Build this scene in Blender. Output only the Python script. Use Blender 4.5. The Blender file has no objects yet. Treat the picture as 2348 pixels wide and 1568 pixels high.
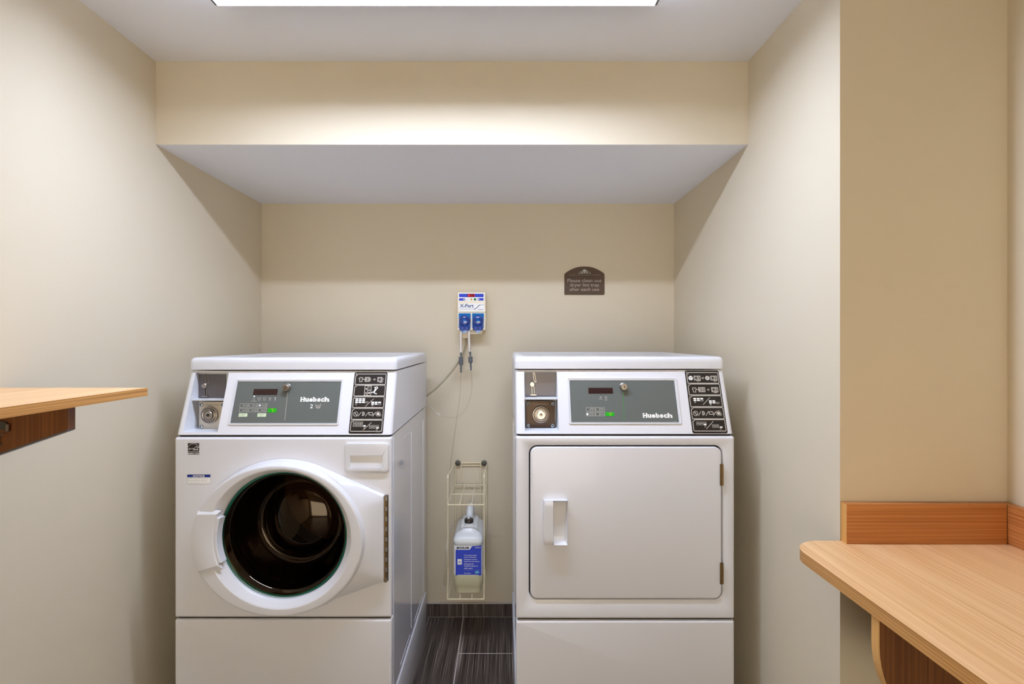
import bpy, math, random
from math import pi, sin, cos, radians as R
from mathutils import Vector, Matrix
from mathutils.geometry import tessellate_polygon
random.seed(7)
C = bpy.context.scene.collection
F = 1165.0; CX, CY = 1155.0, 778.0; H = 1.34

# ------------------------------------------------------------------ helpers
def P(px, py, Y):
    return Vector(((px-CX)/F*Y, Y, H-(py-CY)/F*Y))
def XZ(px, py, Y):
    p = P(px, py, Y); return (p.x, p.z)

class Pl:                                    # a plane with axes u, v and outward normal n
    def __init__(s, O, U, V):
        s.O = Vector(O); s.U = Vector(U).normalized(); s.V = Vector(V).normalized(); s.N = s.U.cross(s.V)
    def pt(s, u, v, h=0.0): return s.O+s.U*u+s.V*v+s.N*h
    def uv(s, px, py):
        d = Vector(((px-CX)/F, 1, -(py-CY)/F)); c = Vector((0, 0, H))
        t = (s.O-c).dot(s.N)/d.dot(s.N); q = c+d*t-s.O
        return (q.dot(s.U), q.dot(s.V))

class MB:
    def __init__(s): s.v = []; s.f = []; s.m = []; s.mats = []
    def mi(s, mat):
        if mat not in s.mats: s.mats.append(mat)
        return s.mats.index(mat)
    def add(s, vs, fs, mat):
        b = len(s.v); k = s.mi(mat); s.v += [Vector(p) for p in vs]
        for f in fs: s.f.append([i+b for i in f]); s.m.append(k)
        return s
    def box(s, x0, x1, y0, y1, z0, z1, mat):
        vs = [(x, y, z) for x in (x0, x1) for y in (y0, y1) for z in (z0, z1)]
        return s.add(vs, [(0,1,3,2),(4,6,7,5),(0,4,5,1),(2,3,7,6),(0,2,6,4),(1,5,7,3)], mat)
    def loft(s, loops, mat, cap0=True, cap1=True, closed=True, skip=()):
        n = len(loops[0]); vs = [p for l in loops for p in l]; fs = []
        for k in range(len(loops)-1):
            for i in range(n if closed else n-1):
                if i in skip: continue
                j = (i+1) % n
                fs.append((k*n+i, k*n+j, (k+1)*n+j, (k+1)*n+i))
        if cap0: fs.append(tuple(range(n))[::-1])
        if cap1: fs.append(tuple((len(loops)-1)*n+i for i in range(n)))
        return s.add(vs, fs, mat)
    def holed(s, loops, mat):                 # planar loops, first the outline, then its holes
        tr = tessellate_polygon([[Vector(p) for p in l] for l in loops])
        return s.add([p for l in loops for p in l], [tuple(t) for t in tr], mat)
    def tube(s, pts, r, mat, n=8, cap=True):
        pts = [Vector(p) for p in pts]; loops = []
        t0 = (pts[1]-pts[0]).normalized()
        a = t0.orthogonal().normalized()
        for i, p in enumerate(pts):
            t = (pts[min(i+1, len(pts)-1)]-pts[max(i-1, 0)]).normalized()
            a = (a-t*a.dot(t)).normalized(); b = t.cross(a)
            rr_ = r(i/(len(pts)-1)) if callable(r) else r
            loops.append([p+a*cos(2*pi*k/n)*rr_+b*sin(2*pi*k/n)*rr_ for k in range(n)])
        return s.loft(loops, mat, cap, cap)
    def lathe(s, prof, O, N, mat, n=48, cap0=False, cap1=False, sx=1.0, up=None):  # prof: (radius, height along N)
        O = Vector(O); N = Vector(N).normalized(); a = Vector(up) if up else N.orthogonal().normalized(); b = N.cross(a)
        loops = [[O+N*h+(a*cos(2*pi*k/n)+b*sin(2*pi*k/n)*sx)*max(r, 1e-5) for k in range(n)] for r, h in prof]
        return s.loft(loops, mat, cap0, cap1)
    # flat print on a plane
    def poly(s, pl, pts, h, mat): return s.add([pl.pt(u, v, h) for u, v in pts], [tuple(range(len(pts)))], mat)
    def line(s, pl, pts, w, h, mat, closed=False):
        pts = [Vector(p) for p in pts]; n = len(pts)
        segs = [(pts[i], pts[(i+1) % n]) for i in range(n if closed else n-1)]
        for a, b in segs:
            d = (b-a)
            if d.length < 1e-7: continue
            d.normalize(); o = Vector((-d.y, d.x))*w/2; e = d*w/2
            s.poly(pl, [tuple(a-o-e), tuple(b-o+e), tuple(b+o+e), tuple(a+o-e)], h, mat)
        return s
    def build(s, name, parent=None, sharp=32, flat=False):
        off = Vector((0, 0, 0)); q = parent
        while q is not None: off += Vector(q.location); q = q.parent
        me = bpy.data.meshes.new(name)
        me.from_pydata([tuple(p-off) for p in s.v], [], s.f)
        for m in s.mats: me.materials.append(m)
        for i, p in enumerate(me.polygons): p.material_index = s.m[i]
        import bmesh
        bm = bmesh.new(); bm.from_mesh(me)
        bmesh.ops.remove_doubles(bm, verts=bm.verts, dist=1e-6)
        bmesh.ops.recalc_face_normals(bm, faces=bm.faces)
        bm.to_mesh(me); bm.free()
        if not flat:
            me.polygons.foreach_set('use_smooth', [True]*len(me.polygons))
            me.set_sharp_from_angle(angle=R(sharp))
        o = bpy.data.objects.new(name, me); C.objects.link(o)
        if parent is not None: o.parent = parent
        return o

def rr(x0, x1, y0, y1, r, n=6):              # rounded rectangle, r number or (bl, br, tr, tl)
    rs = r if isinstance(r, (tuple, list)) else (r,)*4
    out = []
    for (cx, cy, a0, q) in ((x0+rs[0], y0+rs[0], pi, rs[0]), (x1-rs[1], y0+rs[1], 1.5*pi, rs[1]),
                            (x1-rs[2], y1-rs[2], 0, rs[2]), (x0+rs[3], y1-rs[3], .5*pi, rs[3])):
        for k in range(n+1):
            a = a0+k*pi/2/n; out.append((cx+q*cos(a), cy+q*sin(a)))
    return out
def plateY(mb, x0, x1, z0, z1, r, yb, yf, b, mat, cap=True, n=6, bn=4, back=True):
    """slab in the XZ plane with rounded corners and a rounded front edge (front looks to -Y)"""
    loops = [[(x, yb, z) for x, z in rr(x0, x1, z0, z1, r, n)]]
    for k in range(bn+1):
        a = pi/2*k/bn; i = b*(1-cos(a)); y = yf+b*(1-sin(a))
        loops.append([(x, y, z) for x, z in rr(x0+i, x1-i, z0+i, z1-i, max(r-i, .0008), n)])
    mb.loft(loops, mat, back, cap); return loops[-1]
def platePl(mb, pl, u0, u1, v0, v1, r, h0, h1, b, mat, cap=True, n=6, bn=3, shear=None):
    loops = []
    def L(i, h):
        return [pl.pt(u, v, h) for u, v in rr(u0+i, u1-i, v0+i, v1-i, max(r-i, .0004), n)]
    loops.append(L(0, h0))
    for k in range(bn+1):
        a = pi/2*k/bn; loops.append(L(b*(1-cos(a)), h1-b*(1-sin(a))))
    mb.loft(loops, mat, False, cap); return loops[-1]
def cat(pts, n=10):                            # Catmull-Rom
    pts = [Vector(p) for p in pts]; q = [pts[0]*2-pts[1]]+pts+[pts[-1]*2-pts[-2]]; out = []
    for i in range(1, len(q)-2):
        a, b, c, d = q[i-1:i+3]
        for k in range(n):
            t = k/n
            out.append(.5*((2*b)+(-a+c)*t+(2*a-5*b+4*c-d)*t*t+(-a+3*b-3*c+d)*t**3))
    out.append(pts[-1]); return out
def arc(cx, cy, r, a0, a1, n=12, ry=None):
    return [(cx+r*cos(R(a0+(a1-a0)*k/n)), cy+(ry or r)*sin(R(a0+(a1-a0)*k/n))) for k in range(n+1)]
_tc = {}
def text_mesh(st, bold):
    k = (st, bold)
    if k not in _tc:
        cu = bpy.data.curves.new('lettering', 'FONT'); cu.body = st; cu.offset = bold; cu.resolution_u = 3
        o = bpy.data.objects.new('lettering', cu); C.objects.link(o)
        dg = bpy.context.evaluated_depsgraph_get(); dg.update()
        me = bpy.data.meshes.new_from_object(o.evaluated_get(dg))
        vs = [tuple(v.co) for v in me.vertices]; fs = [tuple(p.vertices) for p in me.polygons]
        bpy.data.objects.remove(o); bpy.data.curves.remove(cu); bpy.data.meshes.remove(me)
        _tc[k] = (vs, fs)
    return _tc[k]
def text(mb, pl, st, u0, u1, v0, v1, h, mat, bold=0.0, slant=0.0):
    """fit the string's box into u0..u1, v0..v1"""
    vs, fs = text_mesh(st, bold)
    xs = [v[0] for v in vs]; ys = [v[1] for v in vs]
    a, b, c, d = min(xs), max(xs), min(ys), max(ys)
    out = []
    for x, y, _ in vs:
        t = (y-c)/(d-c); out.append(pl.pt(u0+(x-a)/(b-a)*(u1-u0)+slant*t, v0+t*(v1-v0), h))
    mb.add(out, fs, mat)
def tag(o, label=None, cat_=None, group=None, kind=None):
    if label: o['label'] = label
    if cat_: o['category'] = cat_
    if group: o['group'] = group
    if kind: o['kind'] = kind
    return o
def empty(name, loc, label, cat_, group=None):
    o = bpy.data.objects.new(name, None); C.objects.link(o); o.location = loc
    o.empty_display_size = .1
    return tag(o, label, cat_, group)
def struct(name, mb): return tag(mb.build(name), kind='structure')

# ------------------------------------------------------------------ materials
def lin(c):
    return tuple(((x/255/12.92) if x/255 <= .04045 else ((x/255+.055)/1.055)**2.4) for x in c)+(1,)
def mat(name, col, rough=.5, metal=0.0, coat=0.0, spec=.5, bump=None, emis=None, es=0.0, vary=0.0, trans=0.0, ior=1.45, sss=0.0):
    m = bpy.data.materials.new(name); m.use_nodes = True; nt = m.node_tree
    b = nt.nodes['Principled BSDF']; c = lin(col)
    b.inputs['Base Color'].default_value = c
    b.inputs['Roughness'].default_value = rough; b.inputs['Metallic'].default_value = metal
    b.inputs['Coat Weight'].default_value = coat; b.inputs['Coat Roughness'].default_value = .05
    b.inputs['Specular IOR Level'].default_value = spec; b.inputs['IOR'].default_value = ior
    b.inputs['Transmission Weight'].default_value = trans
    if sss: b.inputs['Subsurface Weight'].default_value = sss; b.inputs['Subsurface Radius'].default_value = (.02, .02, .02)
    if emis:
        b.inputs['Emission Color'].default_value = lin(emis); b.inputs['Emission Strength'].default_value = es
    if bump or vary:
        tc = nt.nodes.new('ShaderNodeTexCoord'); nz = nt.nodes.new('ShaderNodeTexNoise')
        nz.inputs['Scale'].default_value = bump[0] if bump else 6; nz.inputs['Detail'].default_value = 4
        nt.links.new(tc.outputs['Object'], nz.inputs['Vector'])
        if bump:
            bp = nt.nodes.new('ShaderNodeBump'); bp.inputs['Strength'].default_value = bump[1]; bp.inputs['Distance'].default_value = bump[2]
            nt.links.new(nz.outputs['Fac'], bp.inputs['Height']); nt.links.new(bp.outputs['Normal'], b.inputs['Normal'])
        if vary:
            n2 = nt.nodes.new('ShaderNodeTexNoise'); n2.inputs['Scale'].default_value = 3.0; n2.inputs['Detail'].default_value = 3
            nt.links.new(tc.outputs['Object'], n2.inputs['Vector'])
            mx = nt.nodes.new('ShaderNodeMix'); mx.data_type = 'RGBA'
            mx.inputs['A'].default_value = tuple(x*(1-vary) for x in c[:3])+(1,); mx.inputs['B'].default_value = tuple(min(1, x*(1+vary)) for x in c[:3])+(1,)
            nt.links.new(n2.outputs['Fac'], mx.inputs['Factor']); nt.links.new(mx.outputs['Result'], b.inputs['Base Color'])
    return m

def wood(name, dark, light, axis, fine=260.0, rough=.42, contrast=.55):
    """straight-grained laminate; axis = direction of the grain"""
    m = bpy.data.materials.new(name); m.use_nodes = True; nt = m.node_tree; N = nt.nodes; Lk = nt.links
    b = N['Principled BSDF']; b.inputs['Roughness'].default_value = rough
    g = N.new('ShaderNodeNewGeometry')
    def noise(sc_along, sc_across, detail, dist=0.0):
        mp = N.new('ShaderNodeMapping'); mp.vector_type = 'POINT'
        mp.inputs['Scale'].default_value = tuple(sc_along if i == axis else sc_across for i in range(3))
        Lk.new(g.outputs['Position'], mp.inputs['Vector'])
        n = N.new('ShaderNodeTexNoise'); n.inputs['Scale'].default_value = 1.0; n.inputs['Detail'].default_value = detail
        n.inputs['Distortion'].default_value = dist
        Lk.new(mp.outputs['Vector'], n.inputs['Vector']); return n
    n1 = noise(2.0, fine, 2.0); n2 = noise(.9, 22, 3.0, .6); n3 = noise(6, fine*2.4, 1)
    r1 = N.new('ShaderNodeValToRGB'); r1.color_ramp.elements[0].position = .36; r1.color_ramp.elements[1].position = .62
    Lk.new(n1.outputs['Fac'], r1.inputs['Fac'])
    a = N.new('ShaderNodeMath'); a.operation = 'MULTIPLY_ADD'; a.inputs[1].default_value = contrast; a.inputs[2].default_value = 0
    Lk.new(r1.outputs['Color'], a.inputs[0])
    c = N.new('ShaderNodeMath'); c.operation = 'MULTIPLY_ADD'; c.inputs[1].default_value = .85
    Lk.new(n2.outputs['Fac'], c.inputs[0]); Lk.new(a.outputs[0], c.inputs[2])
    d = N.new('ShaderNodeMath'); d.operation = 'MULTIPLY_ADD'; d.inputs[1].default_value = .35
    Lk.new(n3.outputs['Fac'], d.inputs[0]); Lk.new(c.outputs[0], d.inputs[2])
    e = N.new('ShaderNodeMapRange'); e.inputs['From Min'].default_value = .38; e.inputs['From Max'].default_value = .66+contrast
    Lk.new(d.outputs[0], e.inputs['Value'])
    mx = N.new('ShaderNodeMix'); mx.data_type = 'RGBA'; mx.inputs['A'].default_value = lin(dark); mx.inputs['B'].default_value = lin(light)
    Lk.new(e.outputs['Result'], mx.inputs['Factor']); Lk.new(mx.outputs['Result'], b.inputs['Base Color'])
    bp = N.new('ShaderNodeBump'); bp.inputs['Strength'].default_value = .15; bp.inputs['Distance'].default_value = .0004
    Lk.new(n1.outputs['Fac'], bp.inputs['Height']); Lk.new(bp.outputs['Normal'], b.inputs['Normal'])
    return m

def tile(name, grout, axis):
    """dark brown tile with fine streaks; axis = streak direction (1 floor, 2 skirting)"""
    m = bpy.data.materials.new(name); m.use_nodes = True; nt = m.node_tree; N = nt.nodes; Lk = nt.links
    b = N['Principled BSDF']; b.inputs['Roughness'].default_value = .38
    g = N.new('ShaderNodeNewGeometry')
    def noise(al, ac, det):
        mp = N.new('ShaderNodeMapping'); mp.inputs['Scale'].default_value = tuple(al if i == axis else ac for i in range(3))
        Lk.new(g.outputs['Position'], mp.inputs['Vector'])
        n = N.new('ShaderNodeTexNoise'); n.inputs['Scale'].default_value = 1; n.inputs['Detail'].default_value = det
        Lk.new(mp.outputs['Vector'], n.inputs['Vector']); return n
    n1 = noise(3, 470, 2); n2 = noise(2, 45, 2)
    r = N.new('ShaderNodeValToRGB'); cr = r.color_ramp
    cr.elements[0].position = .34; cr.elements[0].color = lin((30, 24, 22))
    cr.elements[1].position = .74; cr.elements[1].color = lin((186, 174, 164))
    e = cr.elements.new(.50); e.color = lin((72, 60, 56))
    e = cr.elements.new(.60); e.color = lin((108, 96, 90))
    mx0 = N.new('ShaderNodeMath'); mx0.operation = 'MULTIPLY_ADD'; mx0.inputs[1].default_value = .3; 
    Lk.new(n2.outputs['Fac'], mx0.inputs[0])
    s = N.new('ShaderNodeMath'); s.operation = 'MULTIPLY_ADD'; s.inputs[1].default_value = .95; s.inputs[2].default_value = -.12
    Lk.new(n1.outputs['Fac'], s.inputs[0]); Lk.new(s.outputs[0], mx0.inputs[2])
    Lk.new(mx0.outputs[0], r.inputs['Fac'])
    if grout:
        sp = N.new('ShaderNodeSeparateXYZ'); cb = N.new('ShaderNodeCombineXYZ'); Lk.new(g.outputs['Position'], sp.inputs[0])
        ax = N.new('ShaderNodeMath'); ax.inputs[1].default_value = -.033; Lk.new(sp.outputs['Y'], ax.inputs[0])
        ay = N.new('ShaderNodeMath'); ay.inputs[1].default_value = .195+3.05; Lk.new(sp.outputs['X'], ay.inputs[0])
        Lk.new(ax.outputs[0], cb.inputs['X']); Lk.new(ay.outputs[0], cb.inputs['Y'])
        br = N.new('ShaderNodeTexBrick'); br.inputs['Scale'].default_value = 1; br.inputs['Mortar Size'].default_value = .0021
        br.inputs['Mortar Smooth'].default_value = .1; br.inputs['Brick Width'].default_value = .61; br.inputs['Row Height'].default_value = .305
        br.offset = .5; br.offset_frequency = 2
        Lk.new(cb.outputs[0], br.inputs['Vector'])
        mx = N.new('ShaderNodeMix'); mx.data_type = 'RGBA'; Lk.new(br.outputs['Fac'], mx.inputs['Factor'])
        Lk.new(r.outputs['Color'], mx.inputs['A']); mx.inputs['B'].default_value = lin((214, 206, 202))
        Lk.new(mx.outputs['Result'], b.inputs['Base Color'])
        bp = N.new('ShaderNodeBump'); bp.invert = True; bp.inputs['Distance'].default_value = .001; bp.inputs['Strength'].default_value = .5
        Lk.new(br.outputs['Fac'], bp.inputs['Height']); Lk.new(bp.outputs['Normal'], b.inputs['Normal'])
    else: Lk.new(r.outputs['Color'], b.inputs['Base Color'])
    return m

def glassy(name, tint, rough=.02, fac=1.0, gl=(255, 255, 255)):
    """tinted see-through shell: fresnel reflection over tinted transparency"""
    m = bpy.data.materials.new(name); m.use_nodes = True; nt = m.node_tree; N = nt.nodes; Lk = nt.links
    N.remove(N['Principled BSDF']); out = N['Material Output']
    t = N.new('ShaderNodeBsdfTransparent'); t.inputs['Color'].default_value = lin(tint)
    g = N.new('ShaderNodeBsdfGlossy'); g.inputs['Roughness'].default_value = rough; g.inputs['Color'].default_value = lin(gl)
    fr = N.new('ShaderNodeLayerWeight'); fr.inputs['Blend'].default_value = .5
    pw = N.new('ShaderNodeMath'); pw.operation = 'POWER'; pw.inputs[1].default_value = 4.0; Lk.new(fr.outputs['Facing'], pw.inputs[0])
    ml = N.new('ShaderNodeMath'); ml.operation = 'MULTIPLY_ADD'; ml.inputs[1].default_value = .7*fac; ml.inputs[2].default_value = .045*fac; ml.use_clamp = True
    Lk.new(pw.outputs[0], ml.inputs[0])
    mx = N.new('ShaderNodeMixShader'); Lk.new(ml.outputs[0], mx.inputs['Fac']); Lk.new(t.outputs[0], mx.inputs[1]); Lk.new(g.outputs[0], mx.inputs[2])
    Lk.new(mx.outputs[0], out.inputs['Surface']); return m

WALL = (210, 199, 176)
M = {}
M['wall'] = mat('beige_wall_paint', WALL, .75, bump=(90, .12, .002), vary=.012)
M['ceil'] = mat('white_ceiling_paint', (226, 228, 235), .85, bump=(70, .1, .002), vary=.01)
M['enamel'] = mat('white_enamel', (219, 219, 224), .32, coat=.15, bump=(260, .03, .0006))
M['enamel_side'] = mat('glossy_white_enamel', (220, 222, 230), .09, coat=.6, vary=.01)
M['plastic'] = mat('white_plastic', (215, 215, 219), .28, vary=.008)
M['plastic_in'] = mat('white_plastic_recess', (216, 218, 223), .4, vary=.008)
M['seam'] = mat('dark_gap', (52, 47, 44), .8, vary=.05)
M['grey'] = mat('grey_overlay', (96, 101, 97), .38, vary=.02)
M['blk'] = mat('black_legend', (34, 27, 22), .4, vary=.03)
M['print'] = mat('pale_print', (205, 198, 188), .5, vary=.01)
M['white_print'] = mat('white_print', (238, 238, 234), .5, vary=.01)
M['display'] = mat('dark_display', (44, 22, 22), .12, vary=.03)
M['green'] = mat('green_button', (20, 170, 20), .4, vary=.02)
M['yel'] = mat('yellow_print', (190, 200, 40), .5, vary=.02)
M['pale_green'] = mat('pale_green_button', (206, 222, 190), .45, vary=.01)
M['led'] = mat('lit_led', (220, 230, 255), .4, emis=(210, 225, 255), es=6, vary=.01)
M['dot'] = mat('black_dot', (26, 24, 24), .5, vary=.02)
M['steel'] = mat('brushed_steel', (206, 196, 180), .42, metal=.6, bump=(300, .05, .0004))
M['steel_grey'] = mat('grey_steel_plate', (112, 108, 110), .45, metal=.75, bump=(300, .05, .0004))
M['bronze'] = mat('dark_bronze_plate', (74, 60, 50), .38, metal=.8, bump=(220, .05, .0004))
M['nickel'] = mat('polished_nickel', (178, 170, 162), .3, metal=1, vary=.02)
M['zinc'] = mat('zinc_screw', (190, 200, 205), .25, metal=1, vary=.02)
M['brass'] = mat('brass_hinge', (128, 102, 66), .35, metal=.9, bump=(400, .2, .0005))
M['iron'] = mat('grey_washer', (92, 92, 86), .4, metal=.6, vary=.04)
M['wire'] = mat('cream_coated_wire', (226, 214, 182), .4, vary=.02)
M['ivory'] = mat('ivory_plastic', (238, 228, 205), .35, vary=.01)
M['blue_film'] = mat('royal_blue_film', (20, 60, 190), .35, vary=.02)
M['lab_white'] = mat('white_label', (240, 240, 238), .45, vary=.01)
M['navy'] = mat('navy_lettering', (40, 76, 120), .45, vary=.02)
M['pump'] = mat('blue_pump_plate', (0, 104, 176), .15, coat=.5, vary=.04)
M['pump_d'] = mat('deep_blue_dome', (2, 52, 130), .07, coat=1, vary=.1)
M['pump_l'] = mat('light_blue_rotor', (12, 70, 165), .3, coat=.5, vary=.05)
M['red'] = mat('red_led_digits', (150, 10, 30), .4, emis=(235, 20, 50), es=.8, vary=.02)
M['redglass'] = mat('dark_red_window', (84, 6, 22), .2, vary=.04)
M['amber'] = mat('amber_button', (226, 200, 120), .4, vary=.02)
M['gbutton'] = mat('dark_green_button', (10, 110, 60), .4, vary=.02)
M['tube_w'] = mat('milky_tube', (216, 208, 200), .35, vary=.01)
M['conn'] = mat('grey_connector', (96, 98, 104), .45, vary=.03)
M['cord'] = mat('grey_cord', (158, 148, 122), .5, vary=.03)
M['clear'] = glassy('clear_hose', (250, 249, 246), .25, .7)
M['bottle'] = mat('milky_bottle', (226, 229, 230), .3, sss=.3, vary=.008)
M['liquid'] = mat('bottle_with_pale_liquid', (206, 203, 172), .3, sss=.3, vary=.008)
M['cap'] = mat('dark_brown_cap', (46, 36, 30), .4, vary=.03)
M['lab_blue'] = mat('blue_label', (50, 72, 190), .35, vary=.015)
M['blk_print'] = mat('black_print', (24, 20, 20), .5, vary=.01)
M['teal'] = mat('teal_print', (70, 170, 200), .4, vary=.02)
M['sign'] = mat('brown_sign', (84, 66, 54), .3, coat=.1, vary=.015)
M['sign_p'] = mat('taupe_lettering', (172, 160, 148), .45, vary=.01)
M['sign_l'] = mat('silver_leaf_print', (176, 176, 166), .4, vary=.01)
M['navy2'] = mat('notice_blue', (0, 40, 130), .4, vary=.01)
M['grey_print'] = mat('grey_print', (110, 100, 98), .5, vary=.01)
M['gasket'] = mat('teal_glass_edge', (38, 122, 108), .2, coat=.4, vary=.05)
M['rubber'] = mat('grey_rubber', (58, 52, 48), .5, vary=.05)
M['drum'] = mat('drum_steel', (120, 106, 92), .36, metal=.8, bump=(120, .3, .001))
M['bowl'] = glassy('brown_tinted_glass', (150, 124, 98), .02, 1.4, (196, 178, 156))
M['caulk'] = mat('pale_caulk', (190, 182, 176), .6, vary=.03)
M['tile'] = tile('streaked_floor_tile', True, 1)
M['tile_s'] = tile('streaked_skirting_tile', False, 2)
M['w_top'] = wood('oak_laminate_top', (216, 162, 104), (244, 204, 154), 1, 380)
M['w_shade_x'] = wood('shaded_oak_across', (156, 92, 44), (198, 134, 76), 0, 380)  # same oak as the top, with its shade painted in as darker colour
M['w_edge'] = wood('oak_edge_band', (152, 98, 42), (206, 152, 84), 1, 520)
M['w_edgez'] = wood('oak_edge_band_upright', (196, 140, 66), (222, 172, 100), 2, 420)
M['w_shade_y'] = wood('shaded_oak_lengthwise', (156, 92, 44), (198, 134, 76), 1, 380)  # shade on side splashback and undersides put into the oak colour
M['w_shade_z'] = wood('shaded_oak_upright', (92, 50, 22), (126, 78, 38), 2, 230)  # bracket oak painted darker to stand in for shade
M['housing'] = mat('white_fixture_metal', (236, 236, 234), .4, vary=.01)
# lamp lens
m = mat('lit_lamp_lens', (255, 255, 255), .4, emis=(214, 228, 255), es=130.0); M['lens'] = m

# ------------------------------------------------------------------ the room
XL, XR, XN = -1.172, .8235, 1.233        # left wall, right wall of the alcove, right wall of the nook
YB, YS, YN, YF = 2.458, 1.712, 1.244, -1.9  # back wall, soffit face, nook wall, wall behind the camera
ZC, ZS = 2.276, 1.996
T = .12
struct('floor', MB().box(XL-T, XN+T, YF-T, YB+T, -.1, 0, M['tile']))
struct('ceiling', MB().box(XL-T, XN+T, YF-T, YB+T, ZC, ZC+.1, M['ceil']))
struct('wall_back', MB().box(XL-T, XR+T, YB, YB+T, 0, ZC, M['wall']))
struct('wall_left', MB().box(XL-T, XL, YF-T, YB, 0, ZC, M['wall']))
struct('wall_right', MB().box(XR, XN+T, YN, YB, 0, ZC, M['wall']))
struct('wall_nook', MB().box(XN, XN+T, YF-T, YN, 0, ZC, M['wall']))
struct('wall_front', MB().box(XL, XN, YF-T, YF, 0, ZC, M['wall']))
mb = MB(); mb.box(XL, XR, YS, YB, ZS, ZC, M['wall'])
mb.mi(M['ceil'])
o = struct('wall_soffit', mb)
for p in o.data.polygons:
    if abs(p.normal.z) > .9: p.material_index = 1
# tiled skirting on the three alcove walls
def skirt(name, boxes, caulk):
    mb = MB()
    for b in boxes: mb.box(*b, M['tile_s'])
    mb.box(*caulk, M['caulk']); struct(name, mb)
xs = [XL+.011, -.805-.0, -.50, -.197, .108, .413, XR-.011]
bx_ = [(a+.0013, b-.0013, YB-.009, YB-.0005, .003, .066) for a, b in zip(xs[:-1], xs[1:])]
mb = MB()
for b in bx_: mb.box(*b, M['tile_s'])
mb.box(XL+.001, XR-.001, YB-.0075, YB, .0005, .0655, M['caulk'])
mb.box(XL+.001, XR-.001, YB-.010, YB, .0655, .071, M['caulk'])
struct('baseboard_back', mb)
for nm, x0, x1, y0 in (('baseboard_left', XL, XL+.009, YF+.01), ('baseboard_right', XR-.009, XR, YN+.002)):
    mb = MB(); y = YB-.011
    while y > y0+.02:
        y1 = max(y0, y-.305); mb.box(x0, x1, y1+.0013, y-.0013, .003, .066, M['tile_s']); y = y1
    s0, s1 = (x0, x1-.0015) if x0 < 0 else (x0+.0015, x1)
    mb.box(s0, s1, y0, YB-.011, .0005, .0655, M['caulk']); mb.box(x0, x1, y0, YB-.011, .0655, .071, M['caulk'])
    struct(nm, mb)

# ------------------------------------------------------------------ lamp on the ceiling
LX0, LX1, LY0, LY1, LZ = -.746, .396, 1.264, 1.319, 2.206
lamp = empty('ceiling_light', ((LX0+LX1)/2, (LY0+LY1)/2, ZC), 'long narrow white strip light glowing on the ceiling in front of the soffit', 'ceiling light')
LR = .009                                     # the lens sits this far above the housing lips
mb = MB()
for sgn, ye_ in ((-1, LY0), (1, LY1)):
    a, b, c, d_ = ye_+sgn*.012, ye_+sgn*.0015, ye_+sgn*.0015, ye_
    sec = [(a, ZC-.001), (b, LZ+.004), (c, LZ), (d_, LZ), (d_, LZ+.02), (ye_, ZC-.001)]
    mb.loft([[(x, y, z) for y, z in sec] for x in (LX0+.004, LX1-.004)], M['housing'])
mb.build('housing', lamp)
mb = MB(); mb.box(LX0+.006, LX1-.006, LY0+.0003, LY1-.0003, LZ+LR, LZ+LR+.004, M['lens']); mb.build('diffuser', lamp)
for x0, x1 in ((LX0, LX0+.006), (LX1-.006, LX1)):
    mb = MB(); s2 = [(LY0-.003, LZ+.02), (LY0-.003, LZ+.003), (LY0+.006, LZ-.003), (LY1-.006, LZ-.003), (LY1+.003, LZ+.003), (LY1+.003, LZ+.02)]
    mb.loft([[(x, y, z) for y, z in s2] for x in (x0, x1)], M['conn']); mb.build('end_cap', lamp)

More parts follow.
